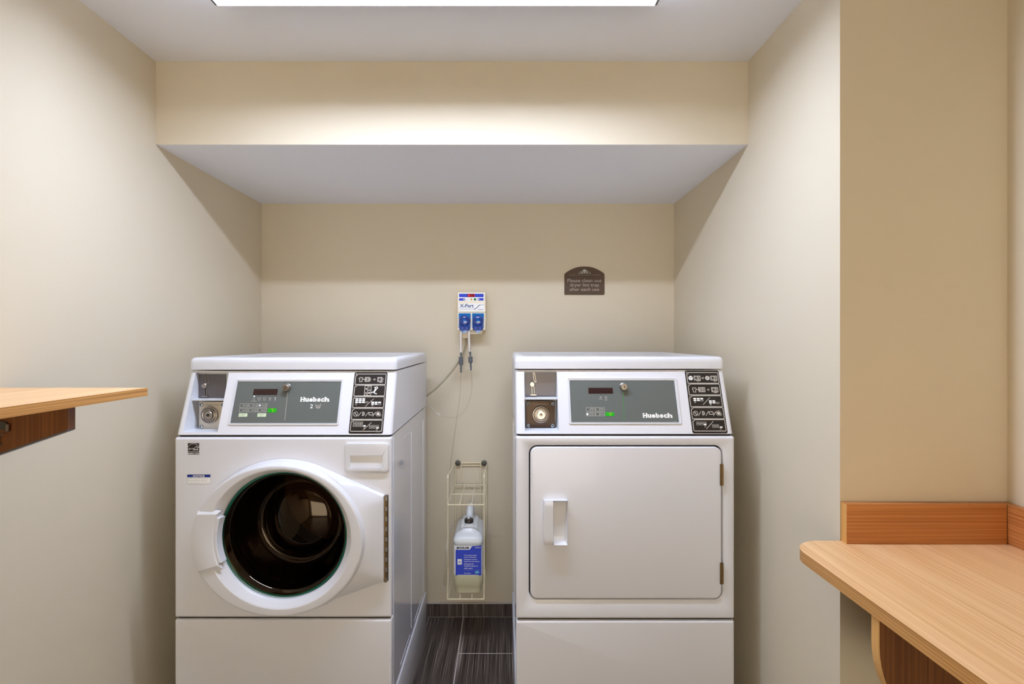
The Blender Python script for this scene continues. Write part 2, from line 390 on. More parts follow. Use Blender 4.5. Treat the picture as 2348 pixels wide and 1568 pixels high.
# ------------------------------------------------------------------ printed legends
def legend(root, pl, px4, kind):
    """the black instruction plate; px4 = corner pixels TL, TR, BR, BL"""
    q = [pl.uv(*p) for p in px4]
    u0 = (q[0][0]+q[3][0])/2; u1 = (q[1][0]+q[2][0])/2; v1 = (q[0][1]+q[1][1])/2; v0 = (q[2][1]+q[3][1])/2
    mb = MB(); platePl(mb, pl, u0, u1, v0, v1, .006, 0, .0012, .0004, M['blk'])
    W = u1-u0; Hh = v1-v0; h = .0015; pr = M['print']; wh = M['white_print']; lw = W*.016
    sx = W/79.0; sy = Hh/143.0
    for c in range(5):
        ox, oy = 3.5, 5+27*c                 # cell origin in plate units (79 x 143)
        def L(pts, w=1.0, m=pr, closed=False):
            mb.line(pl, [(u0+(ox+x)*sx, v1-(oy+y)*sy) for x, y in pts], lw*w, h, m, closed)
        def fill(x0, y0, x1, y1, m=wh):
            mb.poly(pl, [(u0+(ox+x)*sx, v1-(oy+y)*sy) for x, y in ((x0, y1), (x1, y1), (x1, y0), (x0, y0))], h, m)
        def circ(x, y, r, w=.8, m=pr, a0=0, a1=360): L(arc(x, y, r, a0, a1, 18), w, m)
        def disc(x, y, r, m=pr): mb.poly(pl, [(u0+(ox+a)*sx, v1-(oy+b)*sy) for a, b in arc(x, y, r, 360, 0, 20)[:-1]], h, m)
        def shirt(x, y):
            L([(x+3, y), (x, y+3), (x+1.6, y+5), (x+2.4, y+4.4), (x+2.4, y+10.5), (x+8, y+10.5), (x+8, y+4.4), (x+9, y+5), (x+10.4, y+3), (x+7.4, y), (x+6, y+1.4), (x+4.4, y+1.4)], .9, pr, True)
        def mach(x, y, dry):
            L([(x, y), (x+9.5, y), (x+9.5, y+10), (x, y+10)], .9, pr, True); circ(x+4.7, y+5, 3.1)
            for a, b in ((1.6, 1.6), (8, 1.6), (1.6, 8.4), (8, 8.4)): disc(x+a, y+b, .7)
            if dry: L([(x+9.5, y), (x+14.5, y), (x+14.5, y+10), (x+9.5, y+10)], .9, pr, True); L([(x+12, y), (x+12, y+10)], .7)
            else: circ(x+9, y+5, 4.6, .9, pr, -75, 75); circ(x+8.4, y+5, 3, .8, pr, -70, 70)
        def arrow(x, y): L([(x, y-1), (x+2.5, y-1), (x+2.5, y-2.2), (x+5, y), (x+2.5, y+2.2), (x+2.5, y+1), (x, y+1)], .6, pr, True)
        L([(5, 0), (71, 0), (72, .6), (72.5, 2), (72.5, 23), (72, 24.4), (70.6, 25), (2, 25), (.6, 24.4), (0, 23), (0, 5), (1, 3.6), (3, 3), (4, 1.4)], 1.1, pr, True)
        text(mb, pl, str(c+1), u0+(ox-.2)*sx, u0+(ox+1.6)*sx, v1-(oy+1.6)*sy, v1-(oy-2)*sy, h, pr)
        dry = kind == 'dryer'
        if (c == 0 and not dry) or (c == 1 and dry):
            shirt(8, 8); L([(19, 13), (27, 13)], .9); L([(25, 11.5), (27.5, 13), (25, 14.5)], .9)
            mach(23, 8, dry); arrow(43, 13); mach(53, 8, dry); L(arc(61, 17.5, 5, 30, 130, 8, ry=2.6), 1.1)
        elif c == 0:
            disc(8, 13, 5.2, wh); L([(4.5, 10), (8, 13), (11, 10.5)], .9, M['blk']); L([(8, 13), (7, 17)], .9, M['blk'])
            mach(16, 8, True); arrow(34, 13); disc(47, 13, 5.2, pr)
            for k in (-2.6, 0, 2.6):
                L([(44.5+k*.3, 13+k-2), (49.5+k*.3, 13+k+2)], .35, M['blk']); L([(49.5, 13+k-2), (44.5, 13+k+2)], .35, M['blk'])
            mach(54.5, 8, True); L(arc(25, 17.5, 4.5, 30, 140, 8, ry=2.6), 1.1); L(arc(64, 17.5, 4.5, 30, 140, 8, ry=2.6), 1.1)
        elif c == 1:
            L([(24.5, 1), (39.5, 1), (39.5, 24), (24.5, 24)], .8, pr, True); L([(31.5, 1), (31.5, 24)], .8); L([(24.5, 17), (31.5, 17)], .7); L([(31.5, 12), (39.5, 12)], .9)
            disc(28, 8.5, 1.9); disc(35.5, 18, 2.3, pr); L([(34, 4), (37, 4)], .8); L([(34, 9.5), (37.5, 9.5)], .6); L([(26, 21.5), (28, 18.5), (30, 21.5)], .6)
            L([(41, 17), (46, 16), (50, 8), (48, 5), (53, 4), (55, 6), (50, 12), (47, 18), (53, 20)], 1.6, wh)
        elif c in (2, 4):
            solid = c == 2
            def blocks(x, y, cols, rows, sol):
                for i in range(cols):
                    for j in range(rows):
                        a, b = x+i*8, y+j*4
                        if sol: fill(a, b, a+6.4, b+3.1)
                        else: L([(a+.8, b), (a+5.6, b), (a+6.6, b+1.5), (a+5.6, b+3), (a+.8, b+3), (a-.2, b+1.5)], .5, pr, True)
            def key(x, y, sol):
                if sol: fill(x, y, x+6, y+3)
                else: L([(x, y), (x+6, y), (x+6, y+3), (x, y+3)], .55, pr, True)
            if not dry:
                blocks(5, 3.5, 3, 3, solid); key(29, 11.5, not solid)
                circ(7.5 if solid else 32, 17.5, 1.6, .6)
                L([(30, 22), (47, 5.5)], .8)
                blocks(43, 11.5, 3, 1, solid); blocks(43, 15.5, 2, 1, solid); key(59.5, 15.7, not solid); circ(46 if solid else 61, 20.8, 1.6, .6)
            else:
                y0_ = 5 if solid else 5
                blocks(8, y0_, 3, 1, solid); blocks(8, y0_+4, 2, 1, solid); key(24, y0_+4.2, not solid)
                circ(11 if solid else 27, y0_+9.6, 1.6, .6)
                L([(29, 20), (46, 4)], .8)
                blocks(43, 10.5, 2, 2, solid); key(59.5, 15, not solid); circ(46 if solid else 61, 20, 1.6, .6)
        elif c == 3:
            circ(9, 13, 5, .9); L([(6, 9.5), (12, 16.5)], 1.2); L([(15, 18), (21, 9)], .8)
            L([(24.5, 8.5), (24.5, 16.5), (27, 16.5), (29, 14.5), (29.5, 12.5), (29, 10.5), (27, 8.5)], 1.0, pr, True); L([(27, 9), (27, 16)], .6)
            L([(32, 18), (38, 9)], .8); L([(39, 9.5), (48, 9.5), (48, 11), (50, 13), (48, 15), (40, 15), (40, 11), (39, 11)], 1.0, pr, True)
            L([(49, 18), (55, 9)], .8); circ(61, 12.5, 5.4, .6); disc(61, 12.5, 3.4); circ(66, 15.5, 2.2, .6)
    text(mb, pl, '801234' if kind == 'washer' else '801235', u1-14*sx, u1-6*sx, v0+1.2*sy, v0+2.8*sy, h, M['grey_print'])
    o = mb.build('instruction_plate', root, flat=True); o['label'] = 'black instruction plate with five rows of pale symbols'
    return o

# ------------------------------------------------------------------ shared machine shell
def machine(kind, x0, x1, name, label, cat_, dz):
    """x0..x1 outer width; dz lifts the whole by a few millimetres"""
    root = empty(name, ((x0+x1)/2, 1.96, 0), label, cat_)
    yf, yb = 1.6, 2.32
    zp, zl, zt = .189, .461+dz, 1.031+dz     # top of plinth, lower seam, top of the front panel
    if kind == 'dryer': zl = .457
    E, ES = M['enamel'], M['enamel_side']
    # cabinet shell (open towards the front so the drum shows)
    mb = MB(); a, b = x0+.004, x1-.004
    for xa, xb in ((a, a+.004), (b-.004, b)): mb.box(xa, xb, yf+.012, yb, zp, zt+.001, ES)
    mb.box(a+.004, b-.004, yb-.006, yb-.001, zp, zt, ES)
    mb.box(a+.004, b-.004, yf+.03, yb-.006, zt-.004, zt, M['seam'])
    # pressed ribs on both cabinet sides
    for X, s in ((b, 1), (a, -1)):
        for ya, yb_ in ((1.83, 1.965), (2.10, 2.25)):
            t = .0012*s; xx = sorted((X, X+t))
            mb.box(*xx, ya, yb_, .984, .9865, ES); mb.box(*xx, yb_-.0025, yb_, .225, .9865, ES)
            mb.box(*xx, ya-.07, yb_-.03, .2125, .2155, ES)
        xx = sorted((X, X+.0018*s)); mb.box(*xx, 1.648, 1.652, zp, zt, ES)
    mb.build('cabinet', root)
    # plinth the cabinet stands on
    mb = MB(); lp = [[(x, y, z) for x, y in rr(x0-.0005+i, x1+.0005-i, yf+.002+i, yb+.004-i, .008)] for z, i in ((.0, .002), (.004, .0), (zp-.006, 0), (zp-.002, .001), (zp, .004))]
    mb.loft(lp, E); mb.build('plinth', root)
    # lower access panel
    mb = MB(); plateY(mb, x0, x1, zp+.002, zl-.003, .006, yf+.03, yf, .007, E); mb.build('access_panel', root)
    mb = MB(); mb.box(x0+.006, x1-.006, yf+.0095, yf+.028, zl-.006, zl+.004, M['seam']); mb.build('seam', root)
    mb = MB(); mb.box(x0+.006, x1-.006, yf+.018, yf+.028, zt-.006, zt+.008, M['seam']); mb.build('seam', root)
    # console with a sloping face
    zc0, zc1, yc0, yc1 = 1.0365+dz, 1.236+dz, 1.607, 1.678
    rb = .014
    def sec(z, y, i=0.0): return [(x, yy, z) for x, yy in rr(x0+i, x1-i, y+i, yb+.002, (rb, rb, .002, .002), 8)]
    mb = MB()
    n = 9
    skip = (n-1+0,)                            # straight front piece between the two front corner arcs
    loops = [sec(zc0, yc0+.0005, .004), sec(zc0+.002, yc0-.001), sec(zc0+.004, yc0), sec(zc1, yc1)]
    mb.loft(loops[:3], E); mb.v = mb.v; 
    # remove cap between by building the sloped piece separately
    mb2 = MB(); mb2.loft(loops[:3], E, True, False); mb2.loft(loops[2:], E, False, True, skip=skip)
    pl = Pl((x0, yc0, zc0+.004), (1, 0, 0), (0, yc1-yc0, zc1-zc0-.004))
    vh = math.hypot(yc1-yc0, zc1-zc0-.004); W = x1-x0
    return root, pl, vh, W, mb2, (zp, zl, zt, yf, yb, zc1, rb)

def lid(root, x0, x1, dz, sh=0.0):
    mb = MB(); yb = 2.326
    def s(i, z, r): return [(x, y, z) for x, y in rr(x0+i, x1-i, 1.672+i, yb-i, max(r-i*.6, .003), 6)]
    z0, z1 = 1.2395+dz, 1.280+dz
    lp = [s(.004, z0, .016), s(0, z0+.001, .016), s(.0005, z0+.022, .016), s(.002, z1-.009, .016), s(.006, z1-.003, .016), s(.013, z1, .016), s(.030, z1, .016),
          s(.036, z1-.004, .016), s(.05, z1-.007, .016)]
    mb.loft(lp, M['plastic']); return mb.build('top_lid', root, sharp=50)

def frame_ring(mb, outer, inner, mat_):
    """closed loops of equal length: outer foot, outer crest, inner crest, inner foot"""
    mb.loft(outer+inner, mat_, False, False)

def coin_recess(root, console, pl, hole, yp, plate_top, plate_bot, zmid, kind):
    """hole: outline (u,v) in the sloping face; yp: Y of the upright back plate"""
    pts = [pl.pt(u, v) for u, v in hole]
    back = []
    for p in pts: back.append(Vector((p.x, yp, p.z)))
    console.loft([pts, back], M['plastic_in'], False, False)
    return back

def circ_uv(pl, cu, cv, r, n=24): return [(cu+r*cos(2*pi*k/n), cv+r*sin(2*pi*k/n)) for k in range(n)]

def overlay_frame(root, pl, px4, inner4):
    """raised white bezel round the grey control overlay"""
    q = [pl.uv(*p) for p in px4]; w = [pl.uv(*p) for p in inner4]
    def box_(a): return ((a[0][0]+a[3][0])/2, (a[1][0]+a[2][0])/2, (a[2][1]+a[3][1])/2, (a[0][1]+a[1][1])/2)
    o = box_(q); i = box_(w)
    mb = MB()
    def L(b, r, h): return [pl.pt(u, v, h) for u, v in rr(b[0], b[1], b[2], b[3], r)]
    def mix(t): return tuple(o[k]*(1-t)+i[k]*t for k in range(4))
    mb.loft([L(mix(-.05), .007, -.0002), L(o, .006, .0022), L(mix(.15), .0055, .0032), L(mix(.38), .0045, .0032), L(mix(.5), .004, .0012), L(mix(.62), .004, .0012), L(mix(.72), .003, .0026), L(mix(.9), .002, .0026), L(mix(1.0), .0015, .0005)], M['plastic'], False, False)
    mb.build('bezel', root)
    return i

def lock_on(root, pl, u, v, r, hgt, name='panel_lock'):
    mb = MB(); O = pl.pt(u, v, .0006); n = Vector((0, -1, .03)).normalized()
    mb.lathe([(r*1.12, 0), (r*1.12, .002), (r, .003), (r, hgt-.002), (r*.86, hgt), (r*.6, hgt), (r*.55, hgt-.002), (r*.34, hgt-.002), (r*.3, hgt+.001), (.0, hgt+.0012)], O, n, M['nickel'], 28)
    kp = Pl(O+n*(hgt+.0014), (1, 0, 0), (0, .03, 1))
    mb.poly(kp, [(-r*.1, -r*.24), (r*.1, -r*.24), (r*.1, r*.24), (-r*.1, r*.24)], 0, M['dot'])
    mb.build(name, root)

def screw(mb, O, N, r):
    O = Vector(O); N = Vector(N).normalized()
    mb.lathe([(r, 0), (r, r*.25), (r*.8, r*.55), (r*.35, r*.7), (r*.3, r*.5), (0, r*.45)], O, N, M['zinc'], 20)
    kp = Pl(O+N*(r*.72), (1, 0, 0), (0, 0, 1))
    mb.poly(kp, [(-r*.1, -r*.5), (r*.1, -r*.5), (r*.1, r*.5), (-r*.1, r*.5)], 0, M['dot'])
    mb.poly(kp, [(-r*.5, -r*.1), (r*.5, -r*.1), (r*.5, r*.1), (-r*.5, r*.1)], 0.0001, M['dot'])

def coin_parts(root, Yp, up, lo, lever, lockc, dark, Yl):
    """upright plates in the coin recess; up / lo = pixel boxes of the plates, seen at Y = Yp / Yl"""
    # upper brushed plate with the slide
    x0, z1 = XZ(up[0], up[1], Yp); x1, z0 = XZ(up[2], up[3], Yp)
    mb = MB(); mb.box(x0, x1, Yp-.001, Yp+.003, z0, z1, M['steel_grey'])
    pf = Pl((0, Yp-.001, 0), (1, 0, 0), (0, 0, 1))
    def lw_(pts, w, m, h=.0004, closed=False): mb.line(pf, [XZ(a, b, Yp-.001) for a, b in pts], w, h, m, closed)
    lx, ly = lever
    # engraved outline beside the slot
    lw_([(lx+14, ly+3), (lx+29, ly+3), (lx+32, ly+7), (lx+29, ly+11.5), (lx+14, ly+11.5), (lx+11, ly+7)], .0007, M['iron'], closed=True)
    pt = mb.build('coin_plate', root)
    # slot drawn as an open dark channel with bright lip
    mb = MB()
    def chan(pts, w):
        mb.line(pf, [XZ(a, b, Yp-.001) for a, b in pts], w*1.9, .0010, M['nickel']); mb.line(pf, [XZ(a, b, Yp-.001) for a, b in pts], w, .0014, M['dot'])
    chan([(lx+4, ly+1), (lx+7, ly+19)], .0032); chan([(lx+2, ly+31), (lx+2.5, ly+47)], .0042)
    c = XZ(lx, ly+26, Yp-.001)
    mb.lathe([(.0088, 0), (.0088, .004), (.0070, .006), (.0045, .006), (.004, .0045), (0, .0045)], (c[0], Yp-.001, c[1]), (0, -1, 0), M['nickel'], 24)
    c = XZ(lx+3, ly+50, Yp-.001)
    mb.box(c[0]-.0095, c[0]+.0095, Yp-.009, Yp-.001, c[1]-.0015, c[1]+.0018, M['nickel'])
    mb.build('coin_slot', pt)
    # lower lock plate
    x0, z1 = XZ(lo[0], lo[1], Yl); x1, z0 = XZ(lo[2], lo[3], Yl)
    mb = MB(); plateY(mb, x0, x1, z0, z1, .0015, Yl+.003, Yl-.0012, .0006, M['bronze'] if dark else M['steel'])
    pf2 = Pl((0, Yl-.0012, 0), (1, 0, 0), (0, 0, 1))
    wx = x1-x0; text(mb, pf2, 'GREENWALD', x0+wx*.22, x0+wx*.78, z1-.0125, z1-.0085, .0003, M['steel_grey'] if dark else M['iron'])
    o = mb.build('lock_plate', root); 
    for (a, b) in ((x0+.0075, z1-.010), (x1-.0075, z1-.010), (x0+.0075, z0+.009), (x1-.0075, z0+.009)):
        mb = MB(); screw(mb, (a, Yl-.0012, b), (0, -1, 0), .0062); mb.build('screw', o)
    c = XZ(lockc[0], lockc[1], Yl-.0012); r = .0285
    mb = MB(); O = (c[0], Yl-.0012, c[1])
    mb.lathe([(r, 0), (r, .006), (r*.95, .0085), (r*.86, .009), (r*.80, .006), (r*.72, .005), (r*.68, .009), (r*.6, .0095), (r*.56, .005), (r*.52, .005), (r*.50, .012), (r*.45, .0135), (r*.2, .0135), (r*.18, .0128), (0, .0128)], O, (0, -1, 0), M['nickel'], 40)
    kp = Pl((c[0], Yl-.0012-.0139, c[1]), (1, 0, 0), (0, 0, 1))
    mb.line(kp, arc(0, 0, r*.13, 200, -20, 10), .0016, 0, M['dot']); mb.poly(kp, [(-.0012, -.004), (.0012, -.004), (.0012, .003), (-.0012, .003)], .0001, M['dot'])
    mb.build('coin_lock', o)

# ------------------------------------------------------------------ the washing machine
WX0, WX1 = -1.037, -.3535
root, pl, vh, W, con, dims = machine('washer', WX0, WX1, 'washing_machine', 'white front-loading washing machine with a round dark glass door, left of the dryer', 'washing machine', 0)
zp, zl, zt, yf, yb, zc1, rb = dims
hole = [pl.uv(*p) for p in ((424, 997), (503, 997), (520, 854), (443, 854))]
hu = [hole[0][0], hole[1][0], hole[2][0], hole[3][0]]
ux0 = (hole[0][0]+hole[3][0])/2; ux1 = (hole[1][0]+hole[2][0])/2
vv0 = max(.006, hole[0][1]); vv1 = hole[2][1]
hl = rr(ux0, ux1, vv0, vv1, .004, 3)
outer = [(rb, 0), (W-rb, 0), (W-rb, vh), (rb, vh)]
con.holed([[pl.pt(u, v) for u, v in outer], [pl.pt(u, v) for u, v in hl]], M['enamel'])
YP = 1.692
pts = [pl.pt(u, v) for u, v in hl]
con.loft([pts, [Vector((p.x, YP+.004, p.z)) for p in pts]], M['plastic_in'], False, True)
zm = P(470, 917, 1.66).z
xa, xb = pl.pt(ux0, 0).x, pl.pt(ux1, 0).x
con.box(xa+.0002, xb-.0002, 1.655, YP+.003, zm-.0015, zm+.0025, M['plastic_in'])
con.build('console', root, sharp=40)
coin_parts(root, YP, (450, 858, 517.5, 914), (457, 921, 516, 984), (469, 858), (482, 951), False, 1.672)
legend(root, pl, ((811.5, 853), (887, 853), (880, 994), (801.5, 994)), 'washer')
inn = overlay_frame(root, pl, ((539, 870), (787, 869), (778, 975), (526, 975)), ((543, 875), (781.5, 875), (774, 970), (531, 970)))

def Z5(x, y): return pl.uv(530+x/9.031, 865+y/9.031)
mb = MB(); g0 = .0007
mb.poly(pl, [(inn[0], inn[2]), (inn[1], inn[2]), (inn[1], inn[3]), (inn[0], inn[3])], g0, M['grey'])
h = g0+.0004
def bxf(z, x0, y0, x1, y1, m, hh=None, w=None):
    a = z(x0, y0); b = z(x1, y1); c = z(x0, y1); d = z(x1, y0)
    ua, ub = (a[0]+c[0])/2, (b[0]+d[0])/2
    if w: mb.line(pl, [(ua, b[1]), (ub, b[1]), (ub, a[1]), (ua, a[1])], w, hh or h, m, True)
    else: mb.poly(pl, [(ua, b[1]), (ub, b[1]), (ub, a[1]), (ua, a[1])], hh or h, m)
    return ua, ub, b[1], a[1]
def txf(z, s, x0, y0, x1, y1, m, bold=0.0, hh=None):
    a = z((x0), y0); b = z(x1, y1); c = z(x0, y1); d = z(x1, y0)
    text(mb, pl, s, (a[0]+c[0])/2, (b[0]+d[0])/2, b[1], a[1], hh or h, m, bold)
def logo(z, xa, xb, ya, yb):
    """heavy slab lettering, letter by letter"""
    sc_ = (xb-xa)/600.0; sl = (yb-ya)
    for ch, a, b, tall in (('H', 0, 88, 1), ('u', 96, 170, 0), ('e', 178, 252, 0), ('b', 259, 338, 1), ('s', 346, 412, 0), ('c', 419, 490, 0), ('h', 498, 592, 1)):
        top = ya if tall else ya+sl*.24
        txf(z, ch, xa+a*sc_, top, xa+b*sc_, yb, M['white_print'], .05)
        feet = {'H': ((0, 34), (54, 88)), 'u': ((150, 176),), 'h': ((494, 528), (558, 598)), 'b': ()}.get(ch, ())
        for f0, f1 in feet: bxf(z, xa+f0*sc_, yb-sl*.15, xa+f1*sc_, yb, M['white_print'], h+.0001)
        if ch == 'H':
            for f0, f1 in feet: bxf(z, xa+f0*sc_, ya, xa+f1*sc_, ya+sl*.15, M['white_print'], h+.0001)
        if ch in 'uhb':
            f0 = {'u': 90, 'h': 490, 'b': 252}[ch]; bxf(z, xa+f0*sc_, top, xa+(f0+16)*sc_, top+sl*.14, M['white_print'], h+.0001)
def dotf(z, x, y, m, rx=.0014, ry=None):
    u, v = z(x, y); mb.poly(pl, [(u+rx*cos(2*pi*k/12), v+(ry or rx)*sin(2*pi*k/12)) for k in range(12)], h+.0003, m)
logo(Z5, 1440, 2040, 410, 506)
txf(Z5, '2', 1638, 560, 1697, 642, M['white_print'], .01)
# basket mark
pr = M['print']
def zl5(z, pts, w=.0008, m=pr, closed=False): mb.line(pl, [z(*p) for p in pts], w, h, m, closed)
zl5(Z5, [(1750, 560), (1768, 640), (1836, 640), (1856, 552)], .0011); zl5(Z5, [(1753, 578), (1790, 590), (1815, 575), (1852, 585)], .0011)
for xx in (1785, 1802, 1820): zl5(Z5, [(xx, 595), (xx, 638)], .0006)
for yy in (608, 624): zl5(Z5, [(1760, yy), (1845, yy)], .0006)
zl5(Z5, [(1172, 320), (1114, 890)], .0010, M['print'])
bxf(Z5, 466, 243, 964, 365, M['display'], h+.0004)
for i, xx in enumerate((482, 590, 700, 812, 922)): dotf(Z5, xx, 393, M['led'] if i == 0 else M['dot'], .0019 if i == 0 else .0011, .0012)
for i, (s, xx) in enumerate((('Wash', 472), ('Wash', 580), ('Rinse', 695), ('Spin', 806), ('Timer', 915))):
    txf(Z5, s, xx-26, 467, xx+26, 483, pr)
txf(Z5, 'In Use', 415, 492, 528, 506, pr)
zl5(Z5, [(455, 420), (470, 448), (495, 440)], .0007); zl5(Z5, [(562, 420), (566, 455), (612, 455), (616, 420)], .0007, pr, True); zl5(Z5, [(672, 420), (676, 455), (716, 455), (722, 418)], .0007, pr, True)
zl5(Z5, arc(806, 438, 19, 0, 360, 14), .0008); dotf(Z5, 806, 438, pr, .0008); zl5(Z5, [(916, 418), (916, 455)], .0016, M['white_print'])
for r_, (yy0, yy1, dx) in enumerate(((548, 620, 0), (645, 718, -12))):
    for c_ in range(3):
        xx = 188+c_*193+dx
        bxf(Z5, xx, yy0, xx+172, yy1, pr, h, .0008)
        dotf(Z5, xx+26, (yy0+yy1)/2, M['led'] if (r_, c_) == (0, 2) else M['dot'], .0019 if (r_, c_) == (0, 2) else .0012)
        nm = (('Hot', 'Warm', 'Cold'), ('Normal', 'Perm', 'Delicate'))[r_][c_]
        txf(Z5, nm, xx+62, (yy0+yy1)/2-14, xx+122, (yy0+yy1)/2+12, pr)
        zl5(Z5, [(xx+142, yy0+16), (xx+142, yy1-14)], .0011)
bxf(Z5, 762, 642, 942, 728, M['green'], h+.0002); dotf(Z5, 775, 683, M['dot'], .001)
h += .0004; txf(Z5, 'Start', 835, 650, 895, 668, M['yel'], .01); zl5(Z5, [(868, 680), (858, 695), (868, 712), (878, 695)], .0008, M['yel'], True); h -= .0004
for xx in (160, 548):
    bxf(Z5, xx, 746, xx+180, 818, M['pale_green'], h+.0002); dotf(Z5, xx+22, 780, M['dot'], .0011)
    h += .0004; txf(Z5, 'Pre-Wash', xx+55, 762, xx+135, 780, M['grey_print']); txf(Z5, 'Extra', xx+55, 788, xx+110, 802, M['grey_print']); h -= .0004
o = mb.build('control_overlay', root, flat=True); o['label'] = 'grey control overlay with a dark display, small buttons and white lettering'
u, v = Z5(1172, 212); lock_on(root, pl, u, v, .0112, .018)
lid(root, WX0-.002, WX1+.002, 0)

# front panel with the round opening
DC = Vector((-.682, 0, H-.607))               # centre of the glass
ow = .202
mb = MB(); cap = plateY(mb, WX0, WX1, zl+.003, zt, .006, yf+.02, yf, .007, M['enamel'], cap=False, back=False)
hc = [(DC.x+ow*cos(2*pi*k/64), yf, DC.z+ow*sin(2*pi*k/64)) for k in range(64)]
# dispenser opening is behind the drawer, so only the round one is cut
mb.holed([cap, hc], M['enamel']); mb.loft([hc, [(x, yf+.02, z) for x, y, z in hc]], M['enamel'], False, False)
mb.build('front_panel', root)
# gasket, drum
mb = MB(); mb.lathe([(ow, 0), (ow-.004, .03), (ow-.012, .04), (ow-.004, .055), (ow+.01, .07), (ow+.03, .08), (ow+.045, .10)], (DC.x, yf+.005, DC.z), (0, 1, 0), M['rubber'], 64); mb.build('door_gasket', root)
mb = MB(); mb.lathe([(ow+.01, .0), (ow+.055, .03), (ow+.055, .40), (ow+.03, .43), (.08, .45), (.0, .44)], (DC.x, yf+.09, DC.z), (0, 1, 0), M['drum'], 64)
for k in range(3):
    a = 2*pi*k/3+.5; c, s = cos(a), sin(a); r1 = ow+.054
    q = []
    for (t, rr_) in ((-.035, 0), (-.012, .06), (.012, .06), (.035, 0)):
        q.append((c*(r1-rr_)-s*t, s*(r1-rr_)+c*t))
    mb.loft([[(DC.x+x, y, DC.z+z) for x, z in q] for y in (yf+.14, yf+.48)], M['drum'])
mb.build('drum', root)

# door: outline = ellipse joined by tangents to the upright hinge edge on the right
door = MB(); NS = 120
EC = (-.6925, H-.616)
def ell(cx, cz, a, b, y, n=NS): return [(cx+a*cos(2*pi*k/n), y, cz+b*sin(2*pi*k/n)) for k in range(n)]
hx = XZ(884, 0, yf)[0]; hz1 = XZ(0, 1134, yf)[1]; hz0 = XZ(0, 1330, yf)[1]
def outline(cx, cz, a, b, y, hx, hz0, hz1):
    """angle-sampled hull of the ellipse and the hinge edge"""
    hull = [(cx+a*cos(2*pi*k/720), cz+b*sin(2*pi*k/720)) for k in range(720)]+[(hx, hz0), (hx, hz1)]
    hs = sorted(set((round(p[0], 6), round(p[1], 6)) for p in hull))
    def half(ps):
        o = []
        for p in ps:
            while len(o) > 1 and (o[-1][0]-o[-2][0])*(p[1]-o[-2][1])-(o[-1][1]-o[-2][1])*(p[0]-o[-2][0]) <= 0: o.pop()
            o.append(p)
        return o
    lo, up = half(hs), half(hs[::-1]); ch = lo[:-1]+up[:-1]; out = []
    for k in range(NS):
        th = 2*pi*k/NS; d = (a*cos(th), b*sin(th)); best = None
        for i in range(len(ch)):
            p, q = ch[i], ch[(i+1) % len(ch)]; e = (q[0]-p[0], q[1]-p[1]); den = d[0]*e[1]-d[1]*e[0]
            if abs(den) < 1e-12: continue
            t = ((p[0]-cx)*e[1]-(p[1]-cz)*e[0])/den; s = ((p[0]-cx)*d[1]-(p[1]-cz)*d[0])/den
            if t > 0 and -1e-6 <= s <= 1+1e-6 and (best is None or t > best): best = t
        out.append((cx+d[0]*best, y, cz+d[1]*best))
    return out
OC = (DC.x, DC.z)
def foot(a, b, y, hull):
    """ring foot: the ellipse, kept inside the door outline"""
    out = []
    for (x, _, z), (hx_, _, hz_) in zip(ell(EC[0], EC[1], a, b, y), hull):
        if math.hypot(x-EC[0], z-EC[1]) > math.hypot(hx_-EC[0], hz_-EC[1])-.0004:
            f = (math.hypot(hx_-EC[0], hz_-EC[1])-.0004)/math.hypot(x-EC[0], z-EC[1]); x = EC[0]+(x-EC[0])*f; z = EC[1]+(z-EC[1])*f
        out.append((x, y, z))
    return out
o2 = outline(EC[0]+.003, EC[1]+.002, .2635, .2345, yf-.0155, hx-.0035, hz0+.004, hz1-.004)
lp = [outline(EC[0]+.003, EC[1]+.002, .2665, .238, yf-.0008, hx, hz0, hz1),
      outline(EC[0]+.003, EC[1]+.002, .265, .236, yf-.009, hx-.001, hz0+.001, hz1-.001),
      outline(EC[0]+.003, EC[1]+.002, .2645, .2355, yf-.013, hx-.0015, hz0+.002, hz1-.002), o2,
      foot(.2705, .2390, yf-.0345, o2), foot(.2665, .2352, yf-.0365, o2),
      ell(EC[0], EC[1], .2615, .2310, yf-.046), ell(EC[0], EC[1], .2600, .2295, yf-.0495), ell(EC[0], EC[1], .2565, .2262, yf-.0512), ell(EC[0], EC[1], .2550, .2247, yf-.0513),
      ell(OC[0]-.003, OC[1]-.003, .2225, .2150, yf-.0515), ell(OC[0]-.003, OC[1]-.003, .221, .2135, yf-.0514), ell(OC[0]-.003, OC[1]-.003, .2185, .211, yf-.0498),
      ell(OC[0]-.003, OC[1]-.003, .2165, .209, yf-.0475), ell(OC[0], OC[1], .2005, .1992, yf-.034), ell(OC[0], OC[1], .1975, .1965, yf-.030), ell(OC[0], OC[1], .1965, .1955, yf-.006)]
door.loft(lp, M['plastic'], False, False)
d = door.build('door', root, sharp=34)
